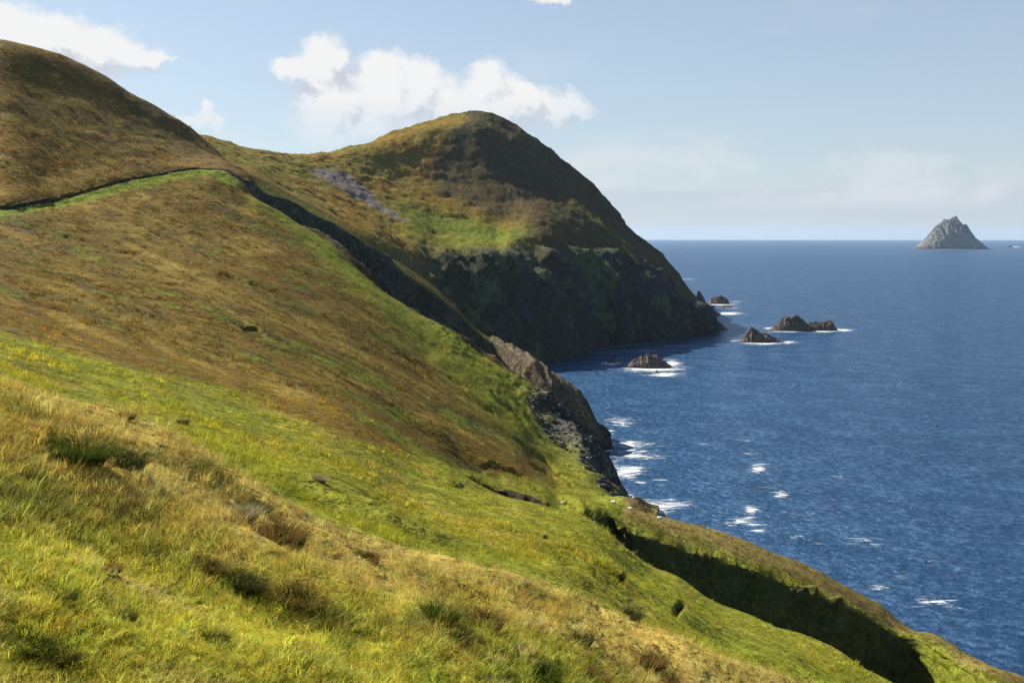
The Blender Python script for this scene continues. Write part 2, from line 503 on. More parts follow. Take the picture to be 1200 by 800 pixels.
# columns: about 1.5 photo pixels apart inside the picture, wider outside
cols = np.concatenate([np.linspace(-1400, -330, 70)[:-1], np.linspace(-330, -30, 70)[:-1], np.linspace(-30, 1230, 900)[:-1], np.linspace(1230, 1500, 60)[:-1], np.linspace(1500, 2600, 60)])
N = len(cols)
YK = np.array([pchip(r[1], r[2], cols) for r in rails])
ZK = np.array([pchip(r[1], r[3], cols) for r in rails])
for k in range(1, K):
    YK[k] = np.maximum(YK[k], YK[k-1] * 1.0005 + .25)
UX = ray(cols, HOR)[0]


def col_pchip(YK, ZK):
    h = np.diff(YK, axis=0)
    dl = np.diff(ZK, axis=0) / h
    m = np.zeros_like(ZK)
    w1, w2 = 2*h[1:] + h[:-1], h[1:] + 2*h[:-1]
    with np.errstate(divide='ignore', invalid='ignore'):
        mm = (w1 + w2) / (w1 / dl[:-1] + w2 / dl[1:])
    m[1:-1] = np.where(dl[:-1] * dl[1:] > 0, mm, 0)
    m[0], m[-1] = dl[0], dl[-1]
    return h, m


HH, MM = col_pchip(YK, ZK)
inside = (cols > -20) & (cols < 1220)
PYK = np.array([project(UX * YK[k], YK[k], ZK[k])[1] for k in range(K)])
rowsY, rowsZ, rowk = [], [], []
for k in range(K - 1):
    ext = np.abs(PYK[k+1] - PYK[k])[inside & (PYK[k] < 1000)]
    ext = np.percentile(ext, 90) if len(ext) else 20
    n = int(np.clip(ext / 1.5, 4, 90))
    if RN[k] in ('d6', 'd7'):
        n = 8
    for i in range(n):
        t = i / n
        Y = YK[k] * (YK[k+1] / YK[k]) ** t
        tt = (Y - YK[k]) / HH[k]
        z = ((2*tt**3 - 3*tt**2 + 1) * ZK[k] + (tt**3 - 2*tt**2 + tt) * HH[k] * MM[k]
             + (-2*tt**3 + 3*tt**2) * ZK[k+1] + (tt**3 - tt**2) * HH[k] * MM[k+1])
        rowsY.append(Y)
        rowsZ.append(z)
        rowk.append(k + t)
rowsY.append(YK[-1])
rowsZ.append(ZK[-1])
rowk.append(K - 1)
GY, GZ, rowk = np.array(rowsY), np.array(rowsZ), np.array(rowk)
M = len(GY)
GX = UX[None, :] * GY
GP = np.broadcast_to(cols[None, :], GY.shape)
GK = np.broadcast_to(rowk[:, None], GY.shape)
PX, PY = project(GX, GY, GZ)                    # where each point shows in the photograph


def normals(X, Y, Z):
    def d(a):
        return np.gradient(a, axis=0), np.gradient(a, axis=1)
    (xr, xc), (yr, yc), (zr, zc) = d(X), d(Y), d(Z)
    nx, ny, nz = yc*zr - zc*yr, zc*xr - xc*zr, xc*yr - yc*xr
    l = np.sqrt(nx*nx + ny*ny + nz*nz) + 1e-9
    s = np.sign(nz)
    s[s == 0] = 1
    return nx/l*s, ny/l*s, nz/l*s


NX, NY, NZ = normals(GX, GY, GZ)
ki = {n: i for i, n in enumerate(RN)}
line = lambda pts: np.interp(GP, [p[0] for p in pts], [p[1] for p in pts])

# ---- how rocky and how steep each place is
steep = sstep(NZ, .66, .48)
coast = sstep(GZ, 16, 3) * (GY > 150)
rocky_coast = sstep(PY, line([(0, 0), (560, 0), (600, 470), (640, 522), (670, 552), (700, 583), (740, 608), (760, 640)]),
                    line([(0, 0), (560, 0), (600, 440), (640, 490), (670, 518), (700, 548), (740, 588), (760, 600)])) * (GK > ki['m5']) * (GK < ki['e1c']) * sstep(GP + 14 * vnoise(GP / 7., PY / 7.), 600, 645) * (GP < 775)
cliff1 = ((GK > ki['e1b']) & (GK < np.where(GP < 575, ki['e1d'] + .06, ki['e1e'] - .15)) & (GP > 300)) * 1.0
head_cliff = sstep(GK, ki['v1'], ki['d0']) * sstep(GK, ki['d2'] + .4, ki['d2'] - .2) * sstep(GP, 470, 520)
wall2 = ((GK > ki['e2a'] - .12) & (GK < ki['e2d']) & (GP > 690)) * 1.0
rock = np.clip(np.maximum.reduce([steep * (GK > ki['m7']) * .8, coast, rocky_coast, cliff1, head_cliff * .75]), 0, 1)
rock = rock * (1 - wall2)

# ---- relief: hummocks, terracettes, crags
row_sp = np.abs(np.gradient(GY, axis=0))
col_sp = np.abs(np.gradient(GX, axis=1))
sp = np.maximum(np.minimum(row_sp, GY * .02), col_sp)
disp = np.zeros_like(GY)
gents = 1 - rock
for o, lam in enumerate((90., 42., 20., 9., 4.2, 2.0, .95, .45)):
    fade = sstep(lam / (sp * 2.2), .8, 1.8) * sstep(GY, lam * .5, lam * 2.0)
    if fade.max() <= 0:
        continue
    amp = {90.: .012, 42.: .014, 20.: .022, 9.: .03, 4.2: .036, 2.0: .040, .95: .040, .45: .035}[lam] * lam
    v = vnoise(GX / lam + 31 * o, GY / lam * .8 + 7.7 * o, GZ / lam)
    disp += fade * amp * gents * v * (1 + (.6 * sstep(GY, 60, 140) if lam in (2., 4.2, 9.) else 0)) * (1 + (1.6 * sstep(GY, 90, 30) if lam in (2., .95, .45) else 0))
crest_fix = sstep(GY, 5, 30)
# crags on rock: ridges that run down the fall line
for o, lam in enumerate((60., 26., 12., 5.5, 2.6)):
    fade = sstep(lam / (sp * 2.0), .7, 1.6)
    v = vnoise(GX / lam * 1.3 + 13 * o, GY / lam * 1.3 + 3 * o, GZ / lam * .55 - 11 * o)
    disp += fade * rock * (1 - .6 * cliff1) * (1 - cliff1 * sstep(GP, 345, 310)) * lam * .085 * (1 - 2 * np.abs(v))
# small breaks of slope seen as dark lines: (px, py) polylines, metres high


def scarp(pts, h, wpx, soft=3):
    """a step in the turf: the ground behind the line stands up by h and runs back to level"""
    pts = np.array(pts, float)
    py = np.interp(GP, pts[:, 0], pts[:, 1])
    t = np.interp(GP, pts[:, 0], np.linspace(0, 1, len(pts)), left=-1, right=2)
    env = sstep(t, 0, .2) * sstep(t, 1, .5 if h > 1.5 else .8) * ((t >= 0) & (t <= 1)) * (GY > (145 if pts[0, 0] > 500 else 0))
    if h > 1.5:
        dd = py + 1.6 * vnoise(GP / 9., GP * 0 + h) - PY
        step_shade[:] = np.maximum(step_shade, sstep(env, .05, .3) * sstep(dd, -2.5, -1) * sstep(dd, 3.5, 2))
        return h * GY * .0030 * env * (sstep(dd, -.5, 2.5) * sstep(dd, 30, 6) - .3 * sstep(dd, -8, -.5) * sstep(dd, 1.2, -.2))
    d = py + 1.6 * vnoise(GP / 9., GP * 0 + h) - PY       # pixels behind the line
    return h * GY * .0030 * env * (.35 * sstep(d, -.5, 1.5) * sstep(d, wpx, soft * 1.5) - .9 * sstep(d, -wpx * .6, -.5) * sstep(d, 1.2, -.2))


step_shade = np.zeros_like(GY)
visible_mid = (GK > ki['f4'] + .3) & (GK < ki['e1a'])
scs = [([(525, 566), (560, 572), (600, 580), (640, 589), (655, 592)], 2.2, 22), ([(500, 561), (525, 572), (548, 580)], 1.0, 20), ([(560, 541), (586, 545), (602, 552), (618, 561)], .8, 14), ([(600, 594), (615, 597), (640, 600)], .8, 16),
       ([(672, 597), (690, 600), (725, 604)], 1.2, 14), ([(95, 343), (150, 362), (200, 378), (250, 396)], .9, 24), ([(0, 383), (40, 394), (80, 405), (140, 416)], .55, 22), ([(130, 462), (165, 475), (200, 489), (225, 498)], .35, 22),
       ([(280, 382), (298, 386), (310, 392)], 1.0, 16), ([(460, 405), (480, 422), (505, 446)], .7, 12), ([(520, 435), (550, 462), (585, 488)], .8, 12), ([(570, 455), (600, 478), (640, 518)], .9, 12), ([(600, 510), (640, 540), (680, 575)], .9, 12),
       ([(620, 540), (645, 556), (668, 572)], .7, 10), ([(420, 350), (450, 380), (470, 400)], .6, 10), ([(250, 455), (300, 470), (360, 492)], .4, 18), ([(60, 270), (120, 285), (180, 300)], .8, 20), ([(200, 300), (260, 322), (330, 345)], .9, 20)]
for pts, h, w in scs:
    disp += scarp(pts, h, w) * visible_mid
# dug-out hollows in the turf
HOLES = [(641, 629, 3.2), (727, 679, 4), (794, 716, 4.6)]
dark_hole = np.zeros_like(GY)
for (hx, hy, r) in HOLES:
    g = np.exp(-(((PX - hx) / r) ** 2 + ((PY - hy) / (r * .8)) ** 2) ** 1.6)
    g2 = np.exp(-(((PX - hx) / (r * 1.3)) ** 2 + ((PY - hy + r * 1.5) / (r * .9)) ** 2))
    sel = (GK > ki['f4'] + .3) & (GK < ki['e2a'])
    disp += sel * (-g * GY * r * .0014 + g2 * GY * r * .0003)
    dark_hole = np.maximum(dark_hole, g * sel)
# jagged skyline and shore on the headland
hz = ((GK > ki['v1']) * sstep(GY, 700, 900))
disp += hz * 2.2 * fbm(GX / 45, GY / 45, GZ / 45, 3) * sstep(GZ, -5, 10)
# gullies and ribs down the dark headland face
rib = fbm((GX * .8 + GY * .55) / 38., GZ / 160., None, 4, .55, ridged=True)
disp += head_cliff * (17 * rib + 5 * fbm(GX / 22., GY / 22., GZ / 30., 4, .6, ridged=True))
face = hz * sstep(GP, 520, 600) * (1 - head_cliff)
disp += face * (3.4 * fbm(GX / 75., GY / 75., GZ / 110., 5, .58, ridged=True))
disp += hz * (2.2 * fbm(GX / 16., GY / 16., GZ / 16., 3, .6) + 1.0 * fbm(GX / 6.5, GY / 6.5, GZ / 6.5, 3, .6)) * sstep(GZ, 0, 8)
# ribs across the lit cliff of the spur
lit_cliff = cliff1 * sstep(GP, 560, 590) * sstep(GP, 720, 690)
disp += lit_cliff * 2.6 * fbm((GX * 1.2 + GZ * .8) / 5., GZ / 40., None, 3, .55, ridged=True)
# the sheep-worn ledges on the bracken slope
ledge = sstep(PY, line([(300, 240), (480, 400), (600, 500), (700, 600)]), line([(300, 220), (480, 370), (600, 450), (700, 540)])) * visible_mid * sstep(GP, 440, 520) * (1 - rock)
disp += ledge * .45 * fbm(GX / 8, GY / 14, GZ / 3, 3, .55, ridged=True)
wallbump = (((GK > ki['e2b']) & (GK < ki['e2d'] + .3) & (GP > 690)) * 1.0) * sstep(GK, ki['e2d'] + .3, ki['e2d']) * 1.5 * fbm(GX / 6, GY / 9, GZ / 4, 5, .66)
disp += wallbump
for (bx_, by_, rx_, ry_, bh_) in ((945, 697, 20, 6, 2.2), (985, 708, 20, 6, 2.4), (1012, 716, 14, 5, 1.8), (978, 738, 9, 8, 2.0)):
    disp += bh_ * np.exp(-((PX - bx_) / rx_) ** 2 - ((PY - by_) / ry_) ** 2) * (GK > ki['e2b'] + .5) * (GK < ki['e2d'] + .1) * (1 + .6 * vnoise(GX / 2.2, GY / 2.2, GZ / 1.6))

disp *= sstep(GZ, -7, -1)
disp = np.where(GZ < .3, np.minimum(disp, 0), disp)
HX, HY, HZ = GX + NX * disp, GY + NY * disp, GZ + NZ * disp
DX, DY, DZ = normals(HX, HY, HZ)
PX, PY = project(HX, HY, HZ)

# ---- what grows where (surface colour only)
BROWN = np.array([.110, .071, .010])
RUST = np.array([.130, .064, .012])
STRAW = np.array([.250, .185, .042])
GREEN = np.array([.140, .155, .014])
LUSH = np.array([.125, .160, .015])
OLIVE = np.array([.080, .074, .013])
HEATH = np.array([.042, .031, .018])
ROCK = np.array([.120, .105, .095])
DARKROCK = np.array([.036, .036, .036])
PEAT_SHADE = np.array([.022, .017, .012])
SCREE = np.array([.135, .118, .112])

n_big = fbm(HX / 30 + 5, HY / 60, None, 5, .6)
n_mid = fbm(HX / 9 - 3, HY / 16, HZ / 9, 4, .6)
n_far = fbm(HX / 70, HY / 120, HZ / 50, 5, .6)
n_fine = fbm(HX / 2.2, HY / 3.5, HZ / 2.2, 3, .6)
ca, sa = math.cos(.42), math.sin(.42)
sa_, sb_ = PX * ca + PY * sa, -PX * sa + PY * ca           # along and across the sheep-worn bands of the hill
n_str = fbm(sa_ / 120., sb_ / 11., None, 5, .62)
n_str2 = fbm(sa_ / 45. + 9, sb_ / 6. - 4, None, 4, .62)
n_sp = fbm(HX / 2.6 + 3, HY / 3.6, HZ / 2.6, 3, .65)
n_fg = fbm(HX / 1.6 + 2, HY / 2.2, None, 4, .6)


def lerp3(a, b, w):
    return a + (b - a) * np.clip(w, 0, 1)[..., None]


C = np.zeros(GY.shape + (3,)) + BROWN
# near hill, heath half
C = lerp3(C, RUST, sstep(n_big, .0, .5) * .35)
C = lerp3(C, OLIVE, sstep(n_mid + n_big * .6, .05, .45) * .55)
C = lerp3(C, STRAW * .8, sstep(-n_mid - .4 * n_big, .2, .6) * .6)
C = lerp3(C, HEATH * 1.6, sstep(n_fine + n_mid * .8, .35, .8) * .5)
C = lerp3(C, OLIVE * .85, sstep(n_str, .02, .40) * .85)
C = lerp3(C, STRAW * .85, sstep(-n_str - .3 * n_str2, .12, .50) * .55)
C = lerp3(C, HEATH * 1.5, sstep(n_str2 + .4 * n_str, .25, .60) * .6)
greenish = np.zeros_like(GY)
lineA = line([(-330, 320), (0, 388), (130, 420), (250, 450), (400, 508), (520, 540), (650, 566), (720, 590), (1200, 800)])
greenish = np.maximum(greenish, sstep(PY + 16 * n_mid, lineA - 6, lineA + 12) * (.78 + .2 * n_mid))
# green fringe along the gully lip
lip = np.interp(GP, [-330, 0, 240, 300, 349, 416, 487, 558, 625, 690, 740, 800], [0, 0, 190, 230, 261, 312, 366, 413, 454, 515, 580, 640])
fw = np.interp(GP, [240, 300, 400, 500, 600, 700, 760], [4, 18, 34, 66, 100, 110, 120])
greenish = np.maximum(greenish, sstep(PY - lip + 14 * n_mid, fw, fw * .35) * sstep(GP, 270, 320) * (.9 + .3 * n_mid))
greenish = np.maximum(greenish, .55 * sstep(n_mid + n_str, .30, .62) * sstep(PY, 240, 300))
nearm = (GK < ki['e1a'])
C = lerp3(C, GREEN, np.clip(greenish, 0, 1) * nearm)
C = lerp3(C, LUSH, sstep(n_fine + n_mid, .1, .7) * greenish * .6 * nearm)
C = lerp3(C, STRAW, sstep(-n_fine - n_mid * .7, .2, .7) * greenish * .6 * nearm)
# foreground bank: green below, tawny towards its crest
fgm = (GK < ki['f4'] + .5)
edge = line([(-330, 480), (0, 585), (300, 675), (600, 785), (1200, 985)])
fg_green = np.clip(sstep(PY + 60 * n_fg, edge - 70, edge + 60), 0, 1)
FG = lerp3(lerp3(np.zeros_like(C) + STRAW, np.array([.200, .130, .020]), sstep(n_fg, .0, .5) * .8), np.array([.235, .215, .022]), fg_green)
FG = lerp3(FG, GREEN, (.25 + .75 * fg_green) * sstep(n_fg + n_fine * .6, .0, .5))
n_tuft = fbm(HX / .55, HY / .75, None, 3, .6)
FG = lerp3(FG, np.array([.075, .085, .014]), sstep(n_tuft + .5 * n_fg, .25, .6) * .7)
FG = lerp3(FG, np.array([.30, .235, .075]), sstep(-n_tuft - .3 * n_fg, .25, .6) * .6)
C = np.where(fgm[..., None], FG, C)
# spur beyond the lower gully
strip = (GK > ki['e2d'] - .05) & (GK < ki['m6'] + .5) & (GP > 735)
sc_ = lerp3(np.zeros_like(C) + np.array([.165, .125, .038]), GREEN, sstep(GK + .25 * n_mid, ki['e2d'] + .45, ki['e2d'] - .05) * .9)
C = np.where(strip[..., None], sc_, C)
w2c = lerp3(np.zeros_like(C) + np.array([.050, .060, .018]), GREEN * .8, sstep(GP, 1088, 1105) * .9)  # dark tone up to the bend paints in the gully's shadow
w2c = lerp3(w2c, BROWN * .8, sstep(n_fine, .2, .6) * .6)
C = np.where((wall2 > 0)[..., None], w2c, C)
# path and its bank
pathw = sstep(GK + .08 * n_mid, ki['e1a'] - np.interp(GP, [0, 180, 240, 290], [.34, .28, .14, .05]), ki['e1a'] - .02) * (GK < ki['e1c']) * sstep(GP, 291, 270)
C = lerp3(C, LUSH * 1.15 + n_fine[..., None] * .02, pathw * .9)
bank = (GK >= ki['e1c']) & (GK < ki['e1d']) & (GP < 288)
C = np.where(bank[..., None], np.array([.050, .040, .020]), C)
# hill above the path
up = (GK >= ki['e1d']) & (GK < ki['v1']) & (GP < 292)
UPC = lerp3(np.zeros_like(C) + BROWN * np.array([1.5, 1.4, 1.5]), OLIVE, sstep(n_mid, -.1, .5) * .6)
topd = line([(-330, 0), (0, 48), (150, 118), (240, 172), (290, 200)])
hd = sstep(PY - topd + 16 * n_mid, line([(0, 60), (150, 60), (290, 50)]), 12)
hd = hd * sstep(GP, 10, 130) * .8
UPC = lerp3(UPC, HEATH * np.array([2.7, 2.4, 2.0]), hd * (.65 + .5 * n_mid))
UPC = lerp3(UPC, STRAW * .75, sstep(-n_str - .3 * n_str2, .05, .45) * .6)
UPC = lerp3(UPC, HEATH * 1.9, sstep(n_str2 + .5 * n_str, .15, .55) * .5)
UPC = lerp3(UPC, GREEN * .8, sstep(n_mid * .6 + fbm(HX / 14, HY / 40, HZ / 3, 3), .55, .8) * .6)
C = np.where(up[..., None], UPC, C)
# spur behind the upper gully
spur = (GK >= ki['e1d']) & (GK < ki['h3'] + .5) & (GP >= 292)
SPC = lerp3(np.zeros_like(C) + BROWN * .8, OLIVE, sstep(n_mid, -.3, .3))
SPC = lerp3(SPC, GREEN * .8, sstep(GK + .2 * n_mid, ki['e1d'] + .55, ki['e1d'] + .05) * .8)
C = np.where(spur[..., None], SPC, C)
# headland
hm = GK >= ki['h3'] + .5
HC = lerp3(np.zeros_like(C) + BROWN * np.array([1.6, 1.55, 1.7]), OLIVE * 1.5, sstep(n_far, -.15, .3) * .7)
HC = lerp3(HC, GREEN * .9, sstep(n_far + .4 * n_mid, .25, .6) * .5)
terr = sstep(GK, ki['d3'] + .55, ki['d3'] - .15) * sstep(GK, ki['d1'] + .3, ki['d2'] - .1) * sstep(GP, 420, 490) * sstep(GP, 640, 590)
terr = np.maximum(terr, sstep(GK, ki['d4'] + .7, ki['d4']) * sstep(GK, ki['d2'] - .2, ki['d2'] + .2) * sstep(GP, 650, 662) * sstep(GP, 745, 735) * sstep(np.abs(PX - np.interp(PY, [220, 284], [655, 738]) ), 15, 5) * .8)  # second strip: sunlight on the ridge edge painted as brighter green
HC = lerp3(HC, LUSH * .85, terr * (.7 + .6 * n_far + .4 * n_mid))
dh = sstep(GP + 30 * n_far, line([(0, 1e4), (800, 1e4)]) * 0 + np.interp(PY, [130, 150, 175, 200, 225, 262, 300], [548, 535, 508, 478, 500, 575, 640]), np.interp(PY, [130, 150, 175, 200, 225, 262, 300], [556, 546, 526, 510, 535, 600, 680]))
HC = lerp3(HC, HEATH * np.array([1.25, 1.35, 1.2]), dh * (.85 + .3 * n_mid) * (1 - terr))  # dark heather that also paints in the shade beyond the summit line
HC = lerp3(HC, np.array([.050, .058, .020]), sstep(n_far + .5 * n_mid, .1, .5) * dh * .35)
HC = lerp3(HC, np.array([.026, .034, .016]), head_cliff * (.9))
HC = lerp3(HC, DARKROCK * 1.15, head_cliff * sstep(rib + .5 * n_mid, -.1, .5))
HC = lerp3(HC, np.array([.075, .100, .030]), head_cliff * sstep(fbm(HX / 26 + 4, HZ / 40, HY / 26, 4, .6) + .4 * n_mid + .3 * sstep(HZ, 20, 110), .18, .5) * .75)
# grey scree run
sx = np.interp(PY, [198, 215, 240, 262], [378, 405, 440, 478])
sw = np.interp(PY, [196, 203, 215, 240, 262], [6, 28, 24, 12, 4])
scree = sstep(np.abs(PX - sx) + 6 * n_mid, sw, sw * .5) * sstep(PY, 195, 200) * sstep(PY, 264, 256)
HC = lerp3(HC, SCREE, scree * .9)
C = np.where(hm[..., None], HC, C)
# rock
rk = lerp3(np.zeros_like(C) + DARKROCK, ROCK, sstep(n_mid, -.2, .5))
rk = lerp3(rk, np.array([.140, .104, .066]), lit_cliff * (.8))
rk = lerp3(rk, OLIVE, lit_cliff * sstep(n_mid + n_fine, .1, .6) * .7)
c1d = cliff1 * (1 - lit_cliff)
rk = lerp3(rk, np.array([.045, .052, .022]), c1d * .6)  # shade of the upper gully wall painted as dark green
rk = lerp3(rk, GREEN * .8, rocky_coast * sstep(n_mid, .1, .5) * (GZ > 12) * .7)
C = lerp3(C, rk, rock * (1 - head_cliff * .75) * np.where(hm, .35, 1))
C = lerp3(C, np.array([.030, .028, .027]), sstep(HZ + 3 * n_fine, 6, 1.5) * (GY > 200))       # wet zone at the shore
C = lerp3(C, PEAT_SHADE, dark_hole)
C = lerp3(C, PEAT_SHADE * 1.5, step_shade * visible_mid)  # shade on the faces of the turf steps, painted in dark peat
C = np.clip(C, .012, .5)


def land_material():
    m = bpy.data.materials.new('hill_vegetation')
    m.use_nodes = True
    t = NT(m.node_tree)
    t.n.clear()
    at = t.new('ShaderNodeAttribute', attribute_name='tone')
    ar = t.new('ShaderNodeAttribute', attribute_name='rockiness')
    geo = t.new('ShaderNodeNewGeometry')
    P = geo.outputs['Position']
    st = t.vmath('MULTIPLY', P, (1, .7, 1))
    a = t.noise(st, .9, 5, .65)
    b = t.noise(st, .16, 5, .65)
    c = t.noise(st, 5.0, 3, .6)
    f = t.math('MULTIPLY', t.ramp(a, .3, .72, .55, 1.45, False), t.ramp(b, .3, .7, .75, 1.25, False))
    f = t.math('MULTIPLY', f, t.ramp(c, .3, .7, .8, 1.2, False))
    col = t.mix(1.0, at.outputs['Color'], t.xyz(f, f, f), 'MULTIPLY')
    yel = t.ramp(t.noise(st, .45, 4, .7), .5, .7, 0, .35)
    col = t.mix(t.math('MULTIPLY', yel, t.math('SUBTRACT', 1.0, ar.outputs['Fac'])), col, (.17, .125, .026))
    # pale stone edges in rock
    rs = t.vmath('MULTIPLY', P, (.5, .5, .22))
    crk = t.noise(rs, 1.1, 6, .7)
    rcol = t.mix(1.0, col, t.xyz(*([t.ramp(crk, .35, .68, .45, 1.7, False)] * 3)), 'MULTIPLY')
    col = t.mix(ar.outputs['Fac'], col, rcol)
    bs = t.new('ShaderNodeBsdfPrincipled')
    t.l.new(col, bs.inputs['Base Color'])
    bs.inputs['Roughness'].default_value = .95
    bs.inputs['Specular IOR Level'].default_value = .03
    h1 = t.noise(st, 1.6, 4, .65)
    h2 = t.noise(st, .35, 4, .6)
    h = t.math('ADD', t.math('MULTIPLY', h1, .45), t.math('MULTIPLY', h2, 1.3))
    h = t.math('ADD', h, t.math('MULTIPLY', t.math('MULTIPLY', crk, ar.outputs['Fac']), 1.6))
    bp = t.new('ShaderNodeBump')
    bp.inputs['Strength'].default_value = .8
    bp.inputs['Distance'].default_value = 1.0
    t.l.new(h, bp.inputs['Height'])
    t.l.new(bp.outputs[0], bs.inputs['Normal'])
    out = t.new('ShaderNodeOutputMaterial')
    t.l.new(bs.outputs[0], out.inputs[0])
    return m


LAND = land_material()
cellr, cellc = np.meshgrid(np.arange(M - 1), np.arange(N - 1), indexing='ij')
ck, cp = rowk[cellr], cols[cellc]
is_path = (ck >= ki['e1a']) & (ck < ki['e1c'] - 1e-6) & (cp < 290) & (cp > -330)
near_hill = (((ck < ki['e1b']) & (cp >= 290)) | ((ck < ki['v1']) & (cp < 290))) & ~is_path
spur_m = (ck >= ki['e1b']) & (ck < ki['v1']) & (cp >= 290)
head_m = ck >= ki['v1']
under = (np.maximum.reduce([HZ[:-1, :-1], HZ[1:, :-1], HZ[:-1, 1:], HZ[1:, 1:]]) < -4)


def land_object(name, mask):
    mask = mask & ~under
    r, c = cellr[mask], cellc[mask]
    idx = np.stack([r*N + c, r*N + c + 1, (r+1)*N + c + 1, (r+1)*N + c], 1)
    u, inv = np.unique(idx, return_inverse=True)
    V = np.stack([HX.ravel()[u], HY.ravel()[u], HZ.ravel()[u]], 1)
    me = mesh_from(name, V, inv.reshape(idx.shape))
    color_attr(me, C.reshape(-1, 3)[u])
    a = me.attributes.new('rockiness', 'FLOAT', 'POINT')
    a.data.foreach_set('value', np.clip(rock + head_cliff * .5, 0, 1).ravel()[u].astype(np.float32))
    return tag(link(name, me, LAND), kind='structure')


land_object('hillside', near_hill)
land_object('path', is_path)
land_object('coastal_spur', spur_m)
land_object('headland', head_m)


# ------------------------------------------------------------------ the sea
def sea_material():
    m = bpy.data.materials.new('sea_water')
    m.use_nodes = True
    t = NT(m.node_tree)
    t.n.clear()
    geo = t.new('ShaderNodeNewGeometry')
    P = geo.outputs['Position']
    st = t.vmath('MULTIPLY', P, (1, .8, 1))
    rot = t.new('ShaderNodeVectorRotate', rotation_type='Z_AXIS')
    t.l.new(st, rot.inputs['Vector'])
    rot.inputs['Angle'].default_value = R(25)
    st = t.vmath('MULTIPLY', rot.outputs[0], (.6, 1, 1))
    big = t.noise(t.vmath('MULTIPLY', st, (.25, 1, 1)), .011, 5, .6)
    swell = t.noise(st, .06, 5, .6, .4)
    chop = t.noise(st, .38, 4, .62, .3)
    h = t.math('ADD', t.math('MULTIPLY', swell, 4.0), t.math('MULTIPLY', chop, 3.0))
    bp = t.new('ShaderNodeBump')
    bp.inputs['Strength'].default_value = .62
    bp.inputs['Distance'].default_value = 1.0
    t.l.new(h, bp.inputs['Height'])
    col = t.mix(t.ramp(big, .35, .65), (.010, .037, .080), (.014, .050, .102))
    col = t.mix(t.ramp(t.math('ADD', t.math('MULTIPLY', chop, .65), t.math('MULTIPLY', swell, .35)), .46, .66, 0, .9), col, (.050, .115, .195))
    bs = t.new('ShaderNodeBsdfPrincipled')
    t.l.new(col, bs.inputs['Base Color'])
    bs.inputs['Roughness'].default_value = .22
    bs.inputs['IOR'].default_value = 1.333
    bs.inputs['Specular IOR Level'].default_value = .06
    t.l.new(bp.outputs[0], bs.inputs['Normal'])
    out = t.new('ShaderNodeOutputMaterial')
    gl = t.new('ShaderNodeBsdfGlossy')
    gl.inputs['Roughness'].default_value = .42
    t.l.new(t.mix(t.ramp(t.math('ADD', t.math('MULTIPLY', chop, .65), t.math('MULTIPLY', swell, .35)), .42, .64), (.052, .122, .245), (.14, .255, .41)), gl.inputs[0])
    t.l.new(bp.outputs[0], gl.inputs['Normal'])
    mx = t.new('ShaderNodeMixShader')
    mx.inputs[0].default_value = .55
    t.l.new(bs.outputs[0], mx.inputs[1])
    t.l.new(gl.outputs[0], mx.inputs[2])
    t.l.new(mx.outputs[0], out.inputs[0])
    return m


def build_sea():
    rad = np.concatenate([[0.], np.geomspace(30, 40000, 60)])
    na = 96
    ang = np.linspace(0, 2*np.pi, na, endpoint=False)
    V = [(0, 0, 0)]
    for r in rad[1:]:
        V += [(r*math.cos(a), r*math.sin(a), 0) for a in ang]
    me = bpy.data.meshes.new('sea')
    faces = [(0, 1 + i, 1 + (i + 1) % na) for i in range(na)]
    for k in range(len(rad) - 2):
        a0, b0 = 1 + k*na, 1 + (k+1)*na
        faces += [(a0 + i, b0 + i, b0 + (i+1) % na, a0 + (i+1) % na) for i in range(na)]
    me.from_pydata(V, [], faces)
    me.update()
    tag(link('sea', me, sea_material()), kind='structure')


build_sea()

#@@REST
# ------------------------------------------------------------------ finding places on the land
def ground_at(px, py):
    """the nearest point of the land seen at a photo pixel (index of row and column too)"""
    j = int(np.argmin(np.abs(cols - px)))
    best = None
    for dj in range(-2, 3):
        c = PY[:, j + dj]
        hit = np.nonzero((c[:-1] >= py) & (c[1:] <= py))[0]
        if len(hit) and (best is None or dj == 0):
            best = (hit[0], j + dj)
    i, j = best
    return Vector((HX[i, j], HY[i, j], HZ[i, j])), i, j


# ------------------------------------------------------------------ rocks and the far island
def stone_material(name, dark, light, scale):
    m = bpy.data.materials.new(name)
    m.use_nodes = True
    t = NT(m.node_tree)
    t.n.clear()
    tc = t.new('ShaderNodeTexCoord')
    P = tc.outputs['Object']
    n1 = t.noise(P, 3.0 / scale, 6, .68)
    n2 = t.noise(t.vmath('MULTIPLY', P, (1, 1, 2.5)), 9.0 / scale, 5, .65)
    geo = t.new('ShaderNodeNewGeometry')
    sp = t.new('ShaderNodeSeparateXYZ')
    t.l.new(geo.outputs['Position'], sp.inputs[0])
    col = t.mix(t.ramp(n1, .35, .65), dark, light)
    f = t.ramp(n2, .3, .7, .55, 1.5, False)
    col = t.mix(1.0, col, t.xyz(f, f, f), 'MULTIPLY')
    wet = t.ramp(t.math('SUBTRACT', sp.outputs[2], t.math('MULTIPLY', n1, .06 * scale)), .0, .09 * scale)
    col = t.mix(wet, (.022, .021, .020), col)
    bs = t.new('ShaderNodeBsdfPrincipled')
    t.l.new(col, bs.inputs['Base Color'])
    bs.inputs['Roughness'].default_value = .85
    bp = t.new('ShaderNodeBump')
    bp.inputs['Strength'].default_value = .9
    bp.inputs['Distance'].default_value = .06 * scale
    t.l.new(t.math('ADD', n1, t.math('MULTIPLY', n2, .6)), bp.inputs['Height'])
    t.l.new(bp.outputs[0], bs.inputs['Normal'])
    out = t.new('ShaderNodeOutputMaterial')
    t.l.new(bs.outputs[0], out.inputs[0])
    return m


